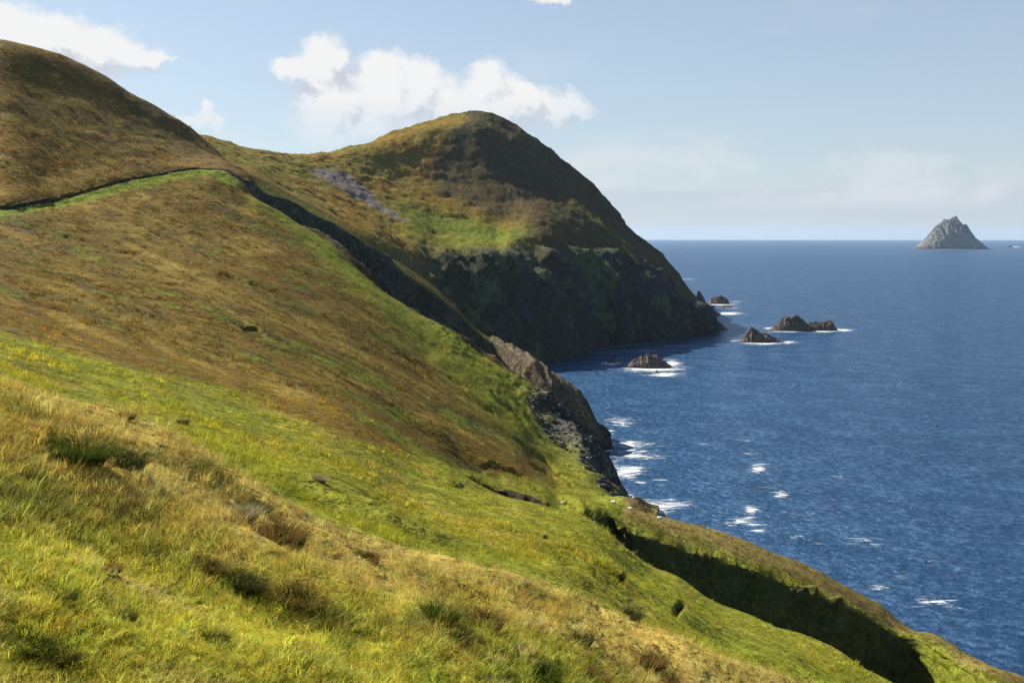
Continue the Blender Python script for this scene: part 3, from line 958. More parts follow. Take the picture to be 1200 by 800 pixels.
SEAROCK = stone_material('sea_rock', (.040, .032, .027), (.125, .095, .070), 16)
ISLE = stone_material('island_rock', (.060, .056, .046), (.125, .112, .085), 330)


def stack(name, label, cat, base_py, prof, depth, mat, seed, nx=80, ny=44, rough=.30, group=None, tilt=0.):
    """a rock standing in the sea: prof is its outline in photo pixels at the distance of its waterline"""
    prof = np.array(prof, float)
    pm = .5 * (prof[0, 0] + prof[-1, 0])
    X0, Y0 = on_sea(pm, base_py)
    s = Y0 / F
    kk = 1 + .8 * depth * .5 * (prof[-1, 0] - prof[0, 0]) * s / Y0
    s *= kk
    xs, zs = (prof[:, 0] - pm) * s, np.maximum((base_py - prof[:, 1]) * s, 0)
    half = .5 * (xs[-1] - xs[0])
    w = half * depth
    hmax = zs.max()
    gx = np.linspace(xs[0] - .12 * half, xs[-1] + .12 * half, nx)
    gy = np.linspace(-1.15 * w, 1.15 * w, ny)
    A, B = np.meshgrid(gx, gy)
    k = 3.2 / hmax
    n = fbm(A * k * .9 + seed, B * k * .9, None, 5, .58, ridged=True)
    n2 = fbm(A * k * 2.3 - seed, B * k * 2.3 + 4, None, 4, .6, ridged=True)
    edge = np.sqrt(np.clip(1 - ((A - .5 * (xs[0] + xs[-1])) / (half * 1.1)) ** 2, 0, 1)) * w
    b = (B + tilt * w * (A / half)) / np.maximum(edge * (1 + .18 * n2), w * .08)
    P = np.interp(A, xs, zs, left=0, right=0)
    cross = np.clip(1 - np.abs(b) ** 1.7, -1, 1)
    Z = P * np.sign(cross) * np.abs(cross) ** .8
    n3 = fbm(A * k * 5. + seed, B * k * 5. - 7, None, 3, .6, ridged=True)
    Z = Z + hmax * rough * (n + .45 * n3 - .40) * np.clip(P / hmax * 1.4, .1, 1) * np.clip(1.2 - np.abs(b), 0, 1) * .9
    Z = np.where((np.abs(b) > 1) | (P <= 0), -0.12 * hmax - .05 * hmax * np.abs(b), Z)
    Z = np.maximum(Z, -.3 * hmax)
    V = np.stack([A.ravel(), B.ravel(), Z.ravel()], 1)
    r, c = np.meshgrid(np.arange(ny - 1), np.arange(nx - 1), indexing='ij')
    r, c = r.ravel(), c.ravel()
    Fc = np.stack([r*nx + c, r*nx + c + 1, (r+1)*nx + c + 1, (r+1)*nx + c], 1)
    me = mesh_from(name, V, Fc, smooth=False)
    o = link(name, me, mat)
    o.location = (X0 * kk, Y0 + w * .8, 0)
    return tag(o, label, cat, group)


stack('rocky_island', 'steep pyramid shaped rocky island far out on the horizon', 'island', 292,
      [(1071, 292), (1076, 288), (1081, 284), (1088, 276), (1094, 268), (1101, 262.5), (1108, 259.5), (1112, 259), (1116, 256.5), (1118.5, 254.5), (1121, 257), (1124, 262),
       (1128, 264.5), (1133, 268), (1137, 274), (1141, 279), (1146, 283), (1150, 286.5), (1158, 292)], .50, ISLE, 3.3, 240, 140, .17)
stack('islet', 'tiny low islet in the distance beside the pyramid shaped island', 'islet', 289.6, [(1180, 289.6), (1182, 288), (1183.5, 287), (1185, 288.4), (1188, 289.6)], .6, ISLE, 8, 40, 24)
G = 'rocks standing in the sea off the headland'
stack('sea_rock', 'craggy brown sea rock with a ring of surf in front of the dark headland cliff', 'sea rock', 431.5,
      [(734, 431), (737, 426), (742, 423), (748, 422), (751, 419), (756, 417.5), (760, 415), (764, 417), (768, 417.5), (773, 422), (779, 425), (785, 429), (789, 431)], .55, SEAROCK, 1.2, 110, 60, group=G)
stack('sea_rock', 'small pointed rock in white water close under the dark headland cliff', 'sea rock', 425.5, [(711, 425), (714, 422.5), (716.5, 418.5), (718, 421), (721, 423), (724, 425)], .6, SEAROCK, 5.2, 44, 30, group=G)
stack('sea_rock', 'tiny dark rock breaking the surf just below the craggy brown rock', 'sea rock', 437, [(766, 437), (768, 435), (770, 434), (772, 435.4), (774, 437)], .6, SEAROCK, 9.2, 30, 20, group=G)
stack('sea_rock', 'pointed brown sea rock with a long low tail and surf', 'sea rock', 401.5,
      [(867, 399), (871, 395), (875, 389), (879, 384), (882, 383), (886, 386), (890, 390), (893, 393), (897, 391), (901, 393), (906, 396), (911, 398), (914, 400), (919, 401)], .45, SEAROCK, 2.7, 110, 60, group=G)
stack('sea_rock', 'largest dark sea rock with a rounded hump in open water', 'sea rock', 388,
      [(901, 387), (905, 384), (910, 380), (914, 376), (919, 373), (925, 373), (931, 371), (936, 372), (940, 375), (944, 378), (948, 381), (951, 387)], .45, SEAROCK, 3.9, 110, 60, group=G)
stack('sea_rock', 'low sea rock with a knob at its outer end joined to the largest rock', 'sea rock', 387.5,
      [(941, 387), (944, 382), (948, 379), (953, 378.5), (958, 378), (963, 379), (967, 377.5), (970, 375.5), (973, 376), (976, 379), (979, 384), (981, 387)], .5, SEAROCK, 6.1, 90, 50, group=G)
stack('sea_rock', 'dark flat topped rock with surf off the tip of the headland', 'sea rock', 356.5,
      [(830, 356), (833, 351), (837, 349), (842, 347), (846, 347), (850, 349), (853, 352), (855, 356)], .5, SEAROCK, 7.4, 70, 40, group=G)
stack('sea_rock', 'very low dark rock awash beyond the tip of the headland', 'sea rock', 361, [(843, 361), (847, 358.6), (852, 358.2), (857, 359.3), (861, 361)], .5, SEAROCK, 8.8, 40, 24, group=G)
stack('sea_rock', 'reddish brown rock touching the foot of the headland tip', 'sea rock', 386.5,
      [(831, 386), (834, 381), (837, 378), (841, 377.5), (845, 380), (849, 383), (853, 386)], .6, SEAROCK, 4.4, 70, 40, group=G)
stack('sea_rock', 'jagged rock at the far foot of the headland behind its tip', 'sea rock', 369, [(812, 368), (815, 350), (818, 343), (821, 346), (824, 351), (829, 357), (834, 360), (840, 365), (845, 368)], .4, SEAROCK, 5.9, 70, 40, group=G)


def build_scree():
    """fallen blocks on the broken shore below the near slope"""
    w = (np.clip(PY[:-1, :-1] - PY[1:, :-1], 0, 9) * np.diff(cols)[None, :]) * (rocky_coast[:-1, :-1] > .35) * (HZ[:-1, :-1] > -.5)
    p = w.ravel() / w.sum()
    pick = rng.choice(len(p), 420, p=p)
    base = [(-1, -1, -.6), (1, -1, -.6), (1, 1, -.6), (-1, 1, -.6), (-.8, -.7, .7), (.7, -.9, .5), (.9, .7, .9), (-.6, .8, .6)]
    fc = np.array([(0, 1, 5, 4), (1, 2, 6, 5), (2, 3, 7, 6), (3, 0, 4, 7), (4, 5, 6, 7)])
    V, Fc, cl = [], [], []
    for q in pick:
        r, c = q // (N - 1), q % (N - 1)
        sz = .35 + .9 * rng.uniform() ** 2.5
        a = rng.uniform(0, 6.28)
        k = len(V)
        tone = rng.choice([.04, .07, .11, .20], p=[.4, .3, .2, .1])
        for (x, y, z) in base:
            x, y, z = x + rng.normal(0, .2), y + rng.normal(0, .2), z + rng.normal(0, .15)
            V.append((HX[r, c] + sz * (x*math.cos(a) - y*math.sin(a)), HY[r, c] + sz * (x*math.sin(a) + y*math.cos(a)), HZ[r, c] + sz * z * .9 + .1))
            cl.append((tone * 1.05, tone, tone * .93))
        Fc += (fc + k).tolist()
    me = mesh_from('scree', V, Fc, False)
    color_attr(me, np.array(cl))
    a = me.attributes.new('rockiness', 'FLOAT', 'POINT')
    a.data.foreach_set('value', np.full(len(V), .6, np.float32))
    tag(link('scree', me, LAND), 'pale and dark fallen blocks on the broken shore', 'scree', kind='stuff')


build_scree()


# ------------------------------------------------------------------ surf
def foam_material():
    m = bpy.data.materials.new('sea_foam')
    m.use_nodes = True
    t = NT(m.node_tree)
    t.n.clear()
    geo = t.new('ShaderNodeNewGeometry')
    at = t.new('ShaderNodeAttribute', attribute_name='cover')
    st = t.vmath('MULTIPLY', geo.outputs['Position'], (.42, .8, 1))
    n = t.noise(st, .30, 9, .78, 2.0)
    n2 = t.noise(t.vmath('MULTIPLY', geo.outputs['Position'], (.10, .42, 1)), .5, 6, .72, 1.5)
    v = t.math('ADD', at.outputs['Fac'], t.math('MULTIPLY', t.math('SUBTRACT', t.math('ADD', t.math('MULTIPLY', n, .6), t.math('MULTIPLY', n2, 1.0)), .8), 4.2))
    a = t.ramp(v, .10, 1.25, 0, .92)
    d = t.new('ShaderNodeBsdfDiffuse')
    d.inputs[0].default_value = (.78, .80, .80, 1)
    tr = t.new('ShaderNodeBsdfTransparent')
    mx = t.new('ShaderNodeMixShader')
    t.l.new(a, mx.inputs[0])
    t.l.new(tr.outputs[0], mx.inputs[1])
    t.l.new(d.outputs[0], mx.inputs[2])
    out = t.new('ShaderNodeOutputMaterial')
    t.l.new(mx.outputs[0], out.inputs[0])
    return m


FOAM = [  # photo column, row, half width, half height, thickness of the surf 0..1
    (727, 494, 18, 5, .55), (735, 500, 10, 2, .4), (742, 521, 26, 5, .8), (738, 530, 22, 3, .75), (748, 535, 24, 3.5, .7), (735, 553, 20, 7, 1.0), (745, 548, 12, 3, .7), (722, 545, 14, 10, .35),
    (772, 592, 32, 5, .95), (765, 598, 22, 5, .8), (790, 588, 20, 2.5, .5), (752, 566, 8, 2, .5), (768, 562, 10, 2, .3), (716, 515, 9, 4, .4), (712, 505, 8, 6, .3),
    (888, 549, 9, 4, .85), (895, 545, 7, 2, .5), (914, 579, 10, 4, .85), (902, 572, 9, 3, .4), (880, 597, 8, 4, .75), (866, 610, 18, 3.6, .95), (885, 614, 14, 3, .6), (889, 622, 9, 2.5, .8), (855, 616, 8, 2.5, .4), (878, 606, 9, 3, .6),
    (1012, 632, 16, 4, .6), (1002, 628, 9, 2.5, .5), (1024, 638, 10, 2, .5), (965, 637, 40, 2, .25), (935, 629, 7, 2, .35), (1030, 688, 11, 3, .6), (1062, 677, 16, 3, .4), (1098, 705, 20, 4.5, .6), (1112, 710, 10, 3, .4), (880, 532, 9, 2, .4), (878, 518, 8, 2, .25),
    (762, 432.5, 32, 3.2, 1.05), (785, 426, 14, 4.5, .9), (779, 439, 22, 2.4, .95), (738, 427, 8, 3, .7), (717, 425.5, 14, 2.4, .95), (745, 433, 20, 2, .6), (800, 430, 12, 2, .35),
    (750, 411, 40, 1.2, .5), (800, 405, 26, .9, .5), (700, 413, 24, 1.2, .5), (706, 431, 12, 1, .3), (672, 431, 20, 1, .45),
    (893, 402, 26, 2.2, 1.0), (922, 401.3, 15, 1.6, .85), (862, 399.5, 12, 1.2, .6), (925, 388.5, 24, 1.3, .75), (984, 387, 15, 1.6, 1.05), (965, 388.5, 16, 1.2, .8), (901, 385, 6, 2, .7),
    (843, 356.6, 18, 1.4, 1.0), (862, 353.5, 8, 1.0, .5), (855, 360.8, 12, 1.2, .7), (853, 367.5, 16, 1.6, 1.1), (850, 386.6, 14, 1.0, .6), (838, 395, 8, .8, .5), (806, 327, 10, .8, .5), (1190, 289.4, 7, .5, .9), (1112, 292.3, 46, .35, .5),
    (880, 381, 10, .8, .3), (690, 510, 10, 5, .3), (830, 520, 12, 2, .12), (980, 560, 14, 2, .12), (1075, 655, 14, 3, .2), (930, 600, 20, 3, .15)]


def build_foam():
    V, Fc, cov = [], [], []
    nx, ny = 24, 10
    wash = []
    r2 = np.random.default_rng(5)
    for j in range(0, N, 4):            # a broken wash along the foot of the cliffs
        if not 560 < cols[j] < 860:
            continue
        cr = np.nonzero((HZ[:-1, j] > .4) != (HZ[1:, j] > .4))[0]
        for i in cr:
            if r2.uniform() < .95 and PY[i, j] > 300:
                near = HY[i, j] < 640
                wash.append((PX[i, j] + r2.normal(0, 1.5), PY[i, j] + (1.5 if near else .3), r2.uniform(4, 11) if near else r2.uniform(3, 7), r2.uniform(1.5, 4) if near else r2.uniform(.5, 1.1),
                             r2.uniform(.35, .95) if near else r2.uniform(.2, .7)))
    for q, (px, py, rx, ry, cv) in enumerate(FOAM + wash):
        a, b = np.meshgrid(np.linspace(-1, 1, nx), np.linspace(-1, 1, ny))
        off = len(V)
        for u, v in zip(a.ravel(), b.ravel()):
            x, y = on_sea(px + u * rx * 1.5, py + v * ry * 1.5)
            V.append((x, y, .12 + .002 * q))
            cov.append((cv + .12) * (1 - min(1, math.hypot(u, v)) ** 1.3) * 1.15 - .30)
        for r in range(ny - 1):
            for c in range(nx - 1):
                Fc.append((off + r*nx + c, off + r*nx + c + 1, off + (r+1)*nx + c + 1, off + (r+1)*nx + c))
    me = mesh_from('sea_foam', V, Fc)
    at = me.attributes.new('cover', 'FLOAT', 'POINT')
    at.data.foreach_set('value', np.array(cov, np.float32))
    tag(link('sea_foam', me, foam_material()), 'white surf and streaks of foam on the blue sea', 'sea foam', kind='stuff')


build_foam()


# ------------------------------------------------------------------ small loose things
def simple_material(name, c, rough=.8):
    m = bpy.data.materials.new(name)
    m.use_nodes = True
    t = NT(m.node_tree)
    bs = t.n['Principled BSDF']
    tc = t.new('ShaderNodeTexCoord')
    f = t.ramp(t.noise(tc.outputs['Object'], 7, 5, .65), .3, .7, .7, 1.25, False)
    t.l.new(t.mix(1.0, c, t.xyz(f, f, f), 'MULTIPLY'), bs.inputs['Base Color'])
    bs.inputs['Roughness'].default_value = rough
    return m


WOOL = simple_material('wool', (.72, .69, .62))
FACE = simple_material('sheep_face', (.30, .27, .24))
FLOAT = simple_material('float_plastic', (.02, .025, .035), .5)


def tube(path, radii, seg=10):
    """closed tapered body round a path of points"""
    V, Fc = [], []
    n = len(path)
    for i, (p, r) in enumerate(zip(path, radii)):
        p = Vector(p)
        d = (Vector(path[min(i+1, n-1)]) - Vector(path[max(i-1, 0)])).normalized()
        a = d.cross(Vector((0, 0, 1)) if abs(d.z) < .9 else Vector((1, 0, 0))).normalized()
        b = d.cross(a)
        rx, ry = r if isinstance(r, tuple) else (r, r)
        for k in range(seg):
            t = 2 * math.pi * k / seg
            V.append(p + a * rx * math.cos(t) + b * ry * math.sin(t))
    for i in range(n - 1):
        for k in range(seg):
            Fc.append((i*seg + k, i*seg + (k+1) % seg, (i+1)*seg + (k+1) % seg, (i+1)*seg + k))
    Fc.append(tuple(range(seg)))
    Fc.append(tuple(range((n-1)*seg, n*seg)))
    return V, Fc


def py_mesh(name, V, Fc, smooth=True):
    me = bpy.data.meshes.new(name)
    me.from_pydata([tuple(v) for v in V], [], Fc)
    me.update()
    me.polygons.foreach_set('use_smooth', [smooth] * len(me.polygons))
    return me


def make_sheep():
    e = bpy.data.objects.new('sheep', None)
    COL.objects.link(e)
    body = tube([(-.56, 0, .60), (-.52, 0, .61), (-.38, 0, .62), (-.1, 0, .61), (.2, 0, .62), (.42, 0, .66), (.54, 0, .72), (.60, 0, .76)],
                [.05, .20, (.29, .30), (.31, .31), (.30, .31), (.25, .28), (.16, .18), .08], 14)
    link('fleece', py_mesh('fleece', *body), WOOL, e)
    head = tube([(.52, 0, .76), (.62, 0, .80), (.74, 0, .74), (.84, 0, .66), (.88, 0, .63)], [.10, .105, .085, .055, .03], 10)
    link('head', py_mesh('head', *head), FACE, e)
    for sx_ in (-.36, .38):
        for sy in (-.13, .13):
            lg = tube([(sx_, sy, .45), (sx_ + .02, sy, .26), (sx_ - .01, sy, .0)], [.075, .042, .032], 8)
            link('leg', py_mesh('leg', *lg), FACE, e)
    return e


def copy_thing(o):
    c = o.copy()
    COL.objects.link(c)
    for ch in o.children:
        d = ch.copy()
        COL.objects.link(d)
        d.parent = c
    return c


sheep0 = make_sheep()
SHEEP = [(661, 591.5, 20, 'white sheep beside a dark break in the turf above the lower gully'),
         (722, 590.5, 150, 'white sheep at the top of the rocky shore, first along the skyline'),
         (742, 598.5, 170, 'white sheep on the cliff edge directly over the white surf'),
         (777, 608.5, 10, 'white sheep on the grassy spur skyline against the blue sea, lowest of the four')]
for q, (px, py, a, lab) in enumerate(SHEEP):
    o = sheep0 if q == 0 else copy_thing(sheep0)
    p, i, j = ground_at(px, py)
    o.location = p
    k = 1.0 if p.y > 180 else p.y / 200.
    o.scale = (k, k, k)
    o.rotation_euler = (0, 0, R(a))
    tag(o, lab, 'sheep', 'white sheep grazing along the cliff edge')

bx, by = on_sea(1098, 499.5)
fl = tube([(0, 0, -.5), (0, 0, -.2), (0, 0, .5), (0, 0, .9), (0, 0, 1.1), (0, 0, 1.9), (0, 0, 2.6)], [.3, .65, .75, .55, .28, .20, .12], 16)
o = link('marker_float', py_mesh('marker_float', *fl), FLOAT)
o.location = (bx, by, 0)
tag(o, 'tiny dark float alone on the open blue sea', 'float')


# ------------------------------------------------------------------ grass
def blade_material():
    m = bpy.data.materials.new('grass_blades')
    m.use_nodes = True
    t = NT(m.node_tree)
    t.n.clear()
    ti = t.new('ShaderNodeAttribute', attribute_name='tint', attribute_type='INSTANCER')
    tp = t.new('ShaderNodeAttribute', attribute_name='up')
    vr = t.new('ShaderNodeAttribute', attribute_name='vary')
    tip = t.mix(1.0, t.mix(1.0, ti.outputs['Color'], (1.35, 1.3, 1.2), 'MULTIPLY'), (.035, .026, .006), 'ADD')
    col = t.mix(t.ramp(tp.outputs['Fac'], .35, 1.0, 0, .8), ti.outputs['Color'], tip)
    f = t.ramp(vr.outputs['Fac'], 0, 1, .65, 1.4, False)
    col = t.mix(1.0, col, t.xyz(f, f, f), 'MULTIPLY')
    d = t.new('ShaderNodeBsdfDiffuse')
    tr = t.new('ShaderNodeBsdfTranslucent')
    gl = t.new('ShaderNodeBsdfGlossy')
    gl.inputs['Roughness'].default_value = .45
    gl.inputs[0].default_value = (.6, .6, .5, 1)
    t.l.new(col, d.inputs[0])
    t.l.new(col, tr.inputs[0])
    a, b = t.new('ShaderNodeMixShader'), t.new('ShaderNodeMixShader')
    a.inputs[0].default_value = .46
    t.l.new(d.outputs[0], a.inputs[1])
    t.l.new(tr.outputs[0], a.inputs[2])
    b.inputs[0].default_value = .02
    t.l.new(a.outputs[0], b.inputs[1])
    t.l.new(gl.outputs[0], b.inputs[2])
    out = t.new('ShaderNodeOutputMaterial')
    t.l.new(b.outputs[0], out.inputs[0])
    return m


def tuft_mesh(name, n, radius, height, width, lean, segs=3, seed=0, wind=(.25, -.05)):
    r = np.random.default_rng(seed)
    V, Fc, up, va = [], [], [], []
    for b in range(n):
        a, d = r.uniform(0, 2*np.pi), radius * math.sqrt(r.uniform())
        bx_, by_ = d * math.cos(a), d * math.sin(a)
        hgt = height * r.uniform(.55, 1.15)
        out_ = a + r.normal(0, .7)
        ln = lean * r.uniform(.3, 1.3)
        lx, ly = ln * math.cos(out_) + wind[0] * r.uniform(.2, 1.2), ln * math.sin(out_) + wind[1]
        fa = r.uniform(0, 2*np.pi)
        wx, wy = math.cos(fa) * width * .5, math.sin(fa) * width * .5
        v0 = len(V)
        vv = r.uniform()
        for s in range(segs + 1):
            t = s / segs
            cx, cy = bx_ + lx * hgt * t**1.8, by_ + ly * hgt * t**1.8
            cz = hgt * (t - .18 * t * t * min(1, math.hypot(lx, ly))) - .02 * height
            w = (1 - t) ** .7
            if s == segs:
                V.append((cx, cy, cz)); up.append(t); va.append(vv)
            else:
                V += [(cx - wx*w, cy - wy*w, cz), (cx + wx*w, cy + wy*w, cz)]
                up += [t, t]; va += [vv, vv]
        for s in range(segs - 1):
            q = v0 + 2*s
            Fc += [(q, q+1, q+3), (q, q+3, q+2)]
        q = v0 + 2*(segs-1)
        Fc.append((q, q+1, q+2))
    me = bpy.data.meshes.new(name)
    me.from_pydata(V, [], Fc)
    me.update()
    for nm, dat in (('up', up), ('vary', va)):
        at = me.attributes.new(nm, 'FLOAT', 'POINT')
        at.data.foreach_set('value', np.array(dat, np.float32))
    me.materials.append(BLADE)
    return me


BLADE = blade_material()
protos = bpy.data.collections.new('tufts')
PROTO = []
for q in range(5):
    PROTO.append(('short_turf', tuft_mesh('short_turf', 18, .045, .060, .0040, 1.1, 3, q, (.06, -.1))))
for q in range(4):
    PROTO.append(('tall_grass', tuft_mesh('tall_grass', 16, .05, .115, .0032, .85, 3, 20 + q, (.14, -.1))))
for q in range(4):
    PROTO.append(('coarse_clump', tuft_mesh('coarse_clump', 22, .16, .22, .020, .55, 2, 40 + q)))
for q, (nm, me) in enumerate(PROTO):
    protos.objects.link(bpy.data.objects.new('%02d_%s' % (q, nm), me))

# cells of the land that face the camera, with their area in photo pixels
dPY = PY[:-1, :-1] - PY[1:, :-1]
area = np.clip(dPY, 0, 40) * np.diff(cols)[None, :]
cY = HY[:-1, :-1]
cK = GK[:-1, :-1]
rk_c = rock[:-1, :-1]
okc = (PX[:-1, :-1] > -40) & (PX[:-1, :-1] < 1240) & (PY[:-1, :-1] > -10) & (PY[:-1, :-1] < 900) & (rk_c < .5) & (wall2[:-1, :-1] < .5) & (cY > 2.2) & (step_shade[:-1, :-1] * visible_mid[:-1, :-1] < .4)
bankc = bank[:-1, :-1]


def scatter(name, dens, which, size, label, colour, kind='stuff', cat='grass'):
    """dens: tufts per photo pixel of each cell"""
    w = (area * dens).ravel()
    n = rng.poisson(w)
    idx = np.repeat(np.arange(len(w)), n)
    if len(idx) == 0:
        return
    r, c = idx // (N - 1), idx % (N - 1)
    a, b = rng.uniform(size=len(idx)), rng.uniform(size=len(idx))

    def bil(Q):
        return (Q[r, c]*(1-a)*(1-b) + Q[r+1, c]*a*(1-b) + Q[r, c+1]*(1-a)*b + Q[r+1, c+1]*a*b)
    P = np.stack([bil(HX), bil(HY), bil(HZ)], 1)
    me = bpy.data.meshes.new(name)
    me.vertices.add(len(P))
    me.vertices.foreach_set('co', P.astype(np.float32).ravel())
    col = np.stack([bil(C[..., q]) for q in range(3)], 1)
    global R_, C_
    R_, C_ = r, c
    col = colour(col, P, len(P))
    sz = size(P, r, c)
    rot = np.stack([rng.normal(0, .16, len(P)), rng.normal(0, .16, len(P)) + .08, rng.uniform(-2.2, 2.2, len(P))], 1)
    pick = which(P, r, c)
    for nm, ty, dat, fld in (('tint', 'FLOAT_COLOR', np.concatenate([col, np.ones((len(P), 1))], 1), 'color'), ('size', 'FLOAT', sz, 'value'),
                             ('turn', 'FLOAT_VECTOR', rot, 'vector'), ('pick', 'INT', pick, 'value')):
        at = me.attributes.new(nm, ty, 'POINT')
        at.data.foreach_set(fld, np.ascontiguousarray(dat, np.int32 if ty == 'INT' else np.float32).ravel())
    o = link(name, me, BLADE)
    ng = bpy.data.node_groups.new(name, 'GeometryNodeTree')
    ng.interface.new_socket('Geometry', in_out='INPUT', socket_type='NodeSocketGeometry')
    ng.interface.new_socket('Geometry', in_out='OUTPUT', socket_type='NodeSocketGeometry')
    t = NT(ng)
    gi, go = t.new('NodeGroupInput'), t.new('NodeGroupOutput')
    ci = t.new('GeometryNodeCollectionInfo')
    ci.inputs['Collection'].default_value = protos
    ci.inputs['Separate Children'].default_value = True
    ci.inputs['Reset Children'].default_value = True
    ip = t.new('GeometryNodeInstanceOnPoints')
    ip.inputs['Pick Instance'].default_value = True

    def named(nm, ty):
        q = t.new('GeometryNodeInputNamedAttribute', data_type=ty)
        q.inputs['Name'].default_value = nm
        return q.outputs['Attribute']
    t.l.new(gi.outputs[0], ip.inputs['Points'])
    t.l.new(ci.outputs[0], ip.inputs['Instance'])
    t.l.new(named('pick', 'INT'), ip.inputs['Instance Index'])
    er = t.new('FunctionNodeEulerToRotation')
    t.l.new(named('turn', 'FLOAT_VECTOR'), er.inputs[0])
    t.l.new(er.outputs[0], ip.inputs['Rotation'])
    t.l.new(named('size', 'FLOAT'), ip.inputs['Scale'])
    t.l.new(ip.outputs[0], go.inputs[0])
    md = o.modifiers.new('tufts', 'NODES')
    md.node_group = ng
    tag(o, label, cat, kind=kind)
    return o


def vary(col, P, n, amt=.28, hue=.06):
    k = np.exp(rng.normal(0, amt, n))[:, None]
    h = rng.normal(0, hue, n)[:, None] * np.array([1., -.4, -.3])
    return np.clip(col * k * (1 + h), .01, .6)


# tussocks one can pick out: the turf leaves room for them
TUS = [  # column, row of its foot, width in pixels, kind, label
    (345, 705, 84, 'tawny', 'biggest tawny tussock with a black shaded front in the middle of the near grass'),
    (322, 636, 84, 'tawny', 'broad tawny topped tussock right below the bleached one'),
    (277, 605, 50, 'pale', 'bleached grey tussock at the crest of the near bank'),
    (300, 598, 34, 'dark', 'dark green tussock touching the bleached one on the crest'),
    (245, 664, 40, 'tawny', 'small tawny tussock uphill of the biggest tawny tussock'),
    (285, 688, 60, 'dark', 'low dark tussock just left of the biggest tawny tussock'),
    (42, 700, 48, 'green', 'deep green tussock near the left edge of the picture'),
    (12, 755, 62, 'green', 'green tussock cut by the left edge near the bottom corner'),
    (48, 770, 50, 'dark', 'dark ragged tussock close to the bottom left corner'),
    (120, 725, 36, 'dark', 'dim tussock in short grass between the deep green one and the lone one'),
    (228, 752, 40, 'dark', 'lone dark tussock low in the bright green grass'),
    (70, 538, 90, 'green', 'long dark green tussock patch at the upper left of the bank'),
    (128, 545, 60, 'dark', 'dim tussock on the bank right of the long green patch'),
    (22, 566, 36, 'green', 'rounded green tussock under the long green patch at the left edge'),
    (58, 596, 28, 'green', 'upright little green tussock below the rounded one'),
    (120, 668, 26, 'tawny', 'small brown tussock above the short green grass on the left'),
    (505, 724, 60, 'green', 'dark green tussock with tawny neighbour in the brown grass at centre'),
    (560, 732, 62, 'tawny', 'tawny tussock beside the dark green one in the brown grass at centre'),
    (530, 752, 36, 'dark', 'flat dark tussock below the pair at centre'),
    (635, 792, 62, 'green', 'green tussock cut by the bottom edge at centre'),
    (680, 752, 44, 'dark', 'ragged dark tussock in brown grass right of centre'),
    (765, 778, 60, 'tawny', 'tawny tussock near the bottom edge among brown grass on the right'),
    (700, 796, 50, 'tawny', 'tawny tussock on the bottom edge right of the cut green one'),
    (748, 722, 34, 'dark', 'dim tussock on the crest of the brown bank on the right'),
    (430, 655, 30, 'tawny', 'small tawny tussock on the crest of the bank at centre'),
    (128, 487, 30, 'tawny', 'reddish tussock alone on the green slope beyond the bank'),
    (208, 494, 20, 'dark', 'small dark tussock on the green slope right of the reddish one'),
    (365, 562, 22, 'pale', 'small pale tussock alone on the green slope at centre')]
room = np.ones(okc.shape)
for (tx, ty, tw, _k, _l) in TUS:
    tw = tw * .84
    room *= 1 - .9 * np.exp(-(((PX[:-1, :-1] - tx) / (.42 * tw)) ** 2 + ((PY[:-1, :-1] - ty + .10 * tw) / (.26 * tw)) ** 2) ** 2)
tallness = np.clip(1 - fg_green, 0, 1) * fgm
near_c = okc & (cK < ki['f4'] + .6)
mid_c = okc & (cK >= ki['f4'] + .6) & (cY < 130) & (cK < ki['e1c'])
far_c = okc & (cY >= 130) & (cY < 1500) & ~bankc & (head_cliff[:-1, :-1] < .5) & (scree[:-1, :-1] < .5)
TALL = tallness[:-1, :-1]


def which_near(P, r, c):
    tall = rng.uniform(size=len(P)) < TALL[r, c] * .75 + .05
    return np.where(tall, 5 + rng.integers(0, 4, len(P)), rng.integers(0, 5, len(P)))


clump_n = .5 + .5 * n_fg[:-1, :-1]
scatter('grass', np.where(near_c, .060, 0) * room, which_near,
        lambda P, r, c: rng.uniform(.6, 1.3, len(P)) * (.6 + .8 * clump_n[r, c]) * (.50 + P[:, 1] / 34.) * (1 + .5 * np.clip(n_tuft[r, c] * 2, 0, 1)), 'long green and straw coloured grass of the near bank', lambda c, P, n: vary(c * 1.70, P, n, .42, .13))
scatter('turf', np.where(mid_c, .085, 0) * room * (1 + .8 * (cY < 45)), lambda P, r, c: np.where(P[:, 1] < 42 + 40 * n_mid[r, c], rng.integers(0, 9, len(P)), 9 + rng.integers(0, 4, len(P))),
        lambda P, r, c: rng.uniform(.4, 1.0, len(P)) * (.55 + P[:, 1] / 100.) * np.where(P[:, 1] < 42 + 40 * n_mid[r, c], 2.3, .85) * (.45 + 1.2 * sstep(n_sp[r, c], -.3, .4)), 'green grazed turf on the slope below the bank', lambda c, P, n: vary(c * np.array([1.72, 1.55, 1.0]) * (.75 + .5 * sstep(n_sp[R_, C_], -.3, .4))[:, None], P, n, .34), cat='turf')
scatter('heather', np.where(far_c, .10, 0), lambda P, r, c: 9 + rng.integers(0, 4, len(P)),
        lambda P, r, c: rng.uniform(.5, 1.35, len(P)) * (1.1 + np.minimum(P[:, 1], 900) / 220.) * (.45 + 1.3 * sstep(n_sp[r, c], -.25, .4)), 'brown heather and grass covering the far hillside', lambda c, P, n: vary(c * np.array([.92, .86, .60]), P, n, .32), cat='heather')


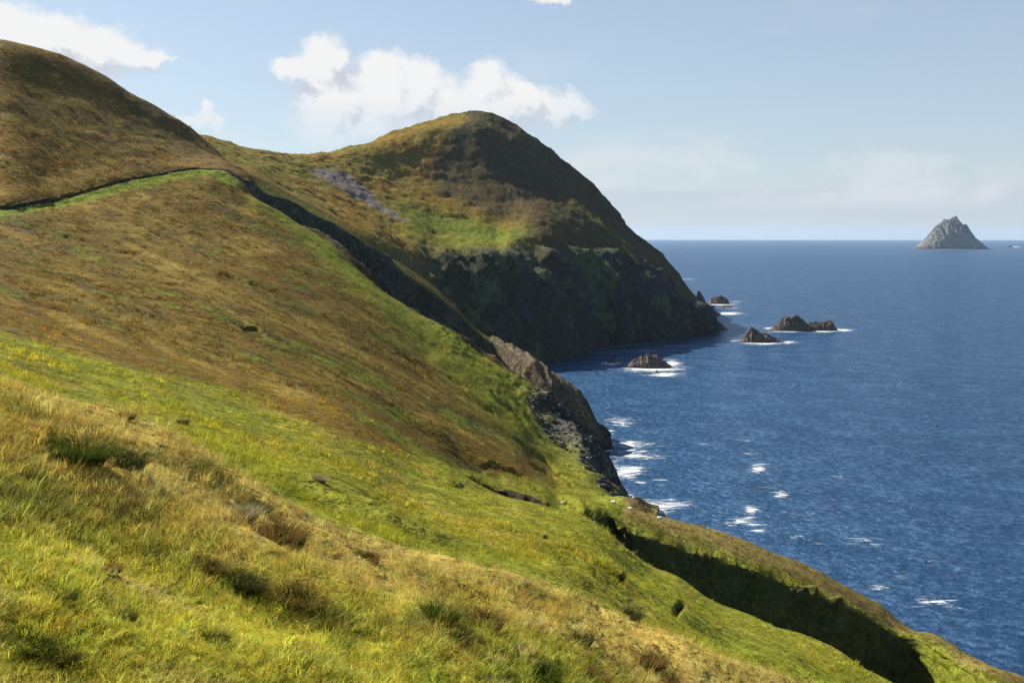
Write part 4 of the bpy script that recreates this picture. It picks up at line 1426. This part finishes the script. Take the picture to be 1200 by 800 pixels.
# tussocks one can pick out
def tussock_material(name, low, tip):
    m = bpy.data.materials.new(name)
    m.use_nodes = True
    t = NT(m.node_tree)
    t.n.clear()
    tp = t.new('ShaderNodeAttribute', attribute_name='up')
    vr = t.new('ShaderNodeAttribute', attribute_name='vary')
    col = t.mix(t.ramp(tp.outputs['Fac'], .25, .95), low, tip)  # blade feet darkened to carry the tussock's own shade
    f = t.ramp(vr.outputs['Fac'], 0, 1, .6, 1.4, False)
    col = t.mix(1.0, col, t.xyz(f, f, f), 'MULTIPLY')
    d, tr, mx = t.new('ShaderNodeBsdfDiffuse'), t.new('ShaderNodeBsdfTranslucent'), t.new('ShaderNodeMixShader')
    t.l.new(col, d.inputs[0])
    t.l.new(col, tr.inputs[0])
    mx.inputs[0].default_value = .3
    t.l.new(d.outputs[0], mx.inputs[1])
    t.l.new(tr.outputs[0], mx.inputs[2])
    out = t.new('ShaderNodeOutputMaterial')
    t.l.new(mx.outputs[0], out.inputs[0])
    return m


TM = {'green': tussock_material('green_tussock', (.022, .038, .006), (.085, .115, .018)),
      'tawny': tussock_material('tawny_tussock', (.020, .026, .006), (.28, .17, .05)),
      'pale': tussock_material('bleached_tussock', (.10, .080, .04), (.46, .38, .22)),
      'dark': tussock_material('dark_tussock', (.025, .035, .010), (.085, .08, .025))}
TMESH = {}
for kd in TM:
    TMESH[kd] = []
    for q in range(2):
        me = tuft_mesh(kd + '_tussock', 950, .52, .50, .013, 1.05, 4, 60 + q + len(kd), (.3, -.1))
        me.materials.clear()
        me.materials.append(TM[kd])
        TMESH[kd].append(me)
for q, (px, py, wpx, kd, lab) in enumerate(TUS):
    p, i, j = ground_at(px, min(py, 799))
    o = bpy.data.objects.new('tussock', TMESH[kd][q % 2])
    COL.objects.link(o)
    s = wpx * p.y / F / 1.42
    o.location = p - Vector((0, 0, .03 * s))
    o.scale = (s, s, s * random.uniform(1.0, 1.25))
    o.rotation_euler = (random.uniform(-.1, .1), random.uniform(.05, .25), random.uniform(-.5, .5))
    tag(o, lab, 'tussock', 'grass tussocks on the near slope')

# ------------------------------------------------------------------ the air
hb = 42000.
hv = [(x, y, z) for z in (-24., 375.) for x, y in ((-hb, -hb), (hb, -hb), (hb, hb), (-hb, hb))]
hz_me = py_mesh('haze', hv, [(0, 3, 2, 1), (4, 5, 6, 7), (0, 1, 5, 4), (1, 2, 6, 5), (2, 3, 7, 6), (3, 0, 4, 7)], False)
hm_ = bpy.data.materials.new('haze')
hm_.use_nodes = True
t = NT(hm_.node_tree)
t.n.clear()
pv = t.new('ShaderNodeVolumePrincipled')
pv.inputs['Color'].default_value = (.50, .72, 1.0, 1)
pv.inputs['Density'].default_value = 1.5e-5
pv.inputs['Anisotropy'].default_value = .2
out = t.new('ShaderNodeOutputMaterial')
t.l.new(pv.outputs[0], out.inputs['Volume'])
tag(link('haze', hz_me, hm_), 'thin pale sea haze in the air', 'haze', kind='stuff')
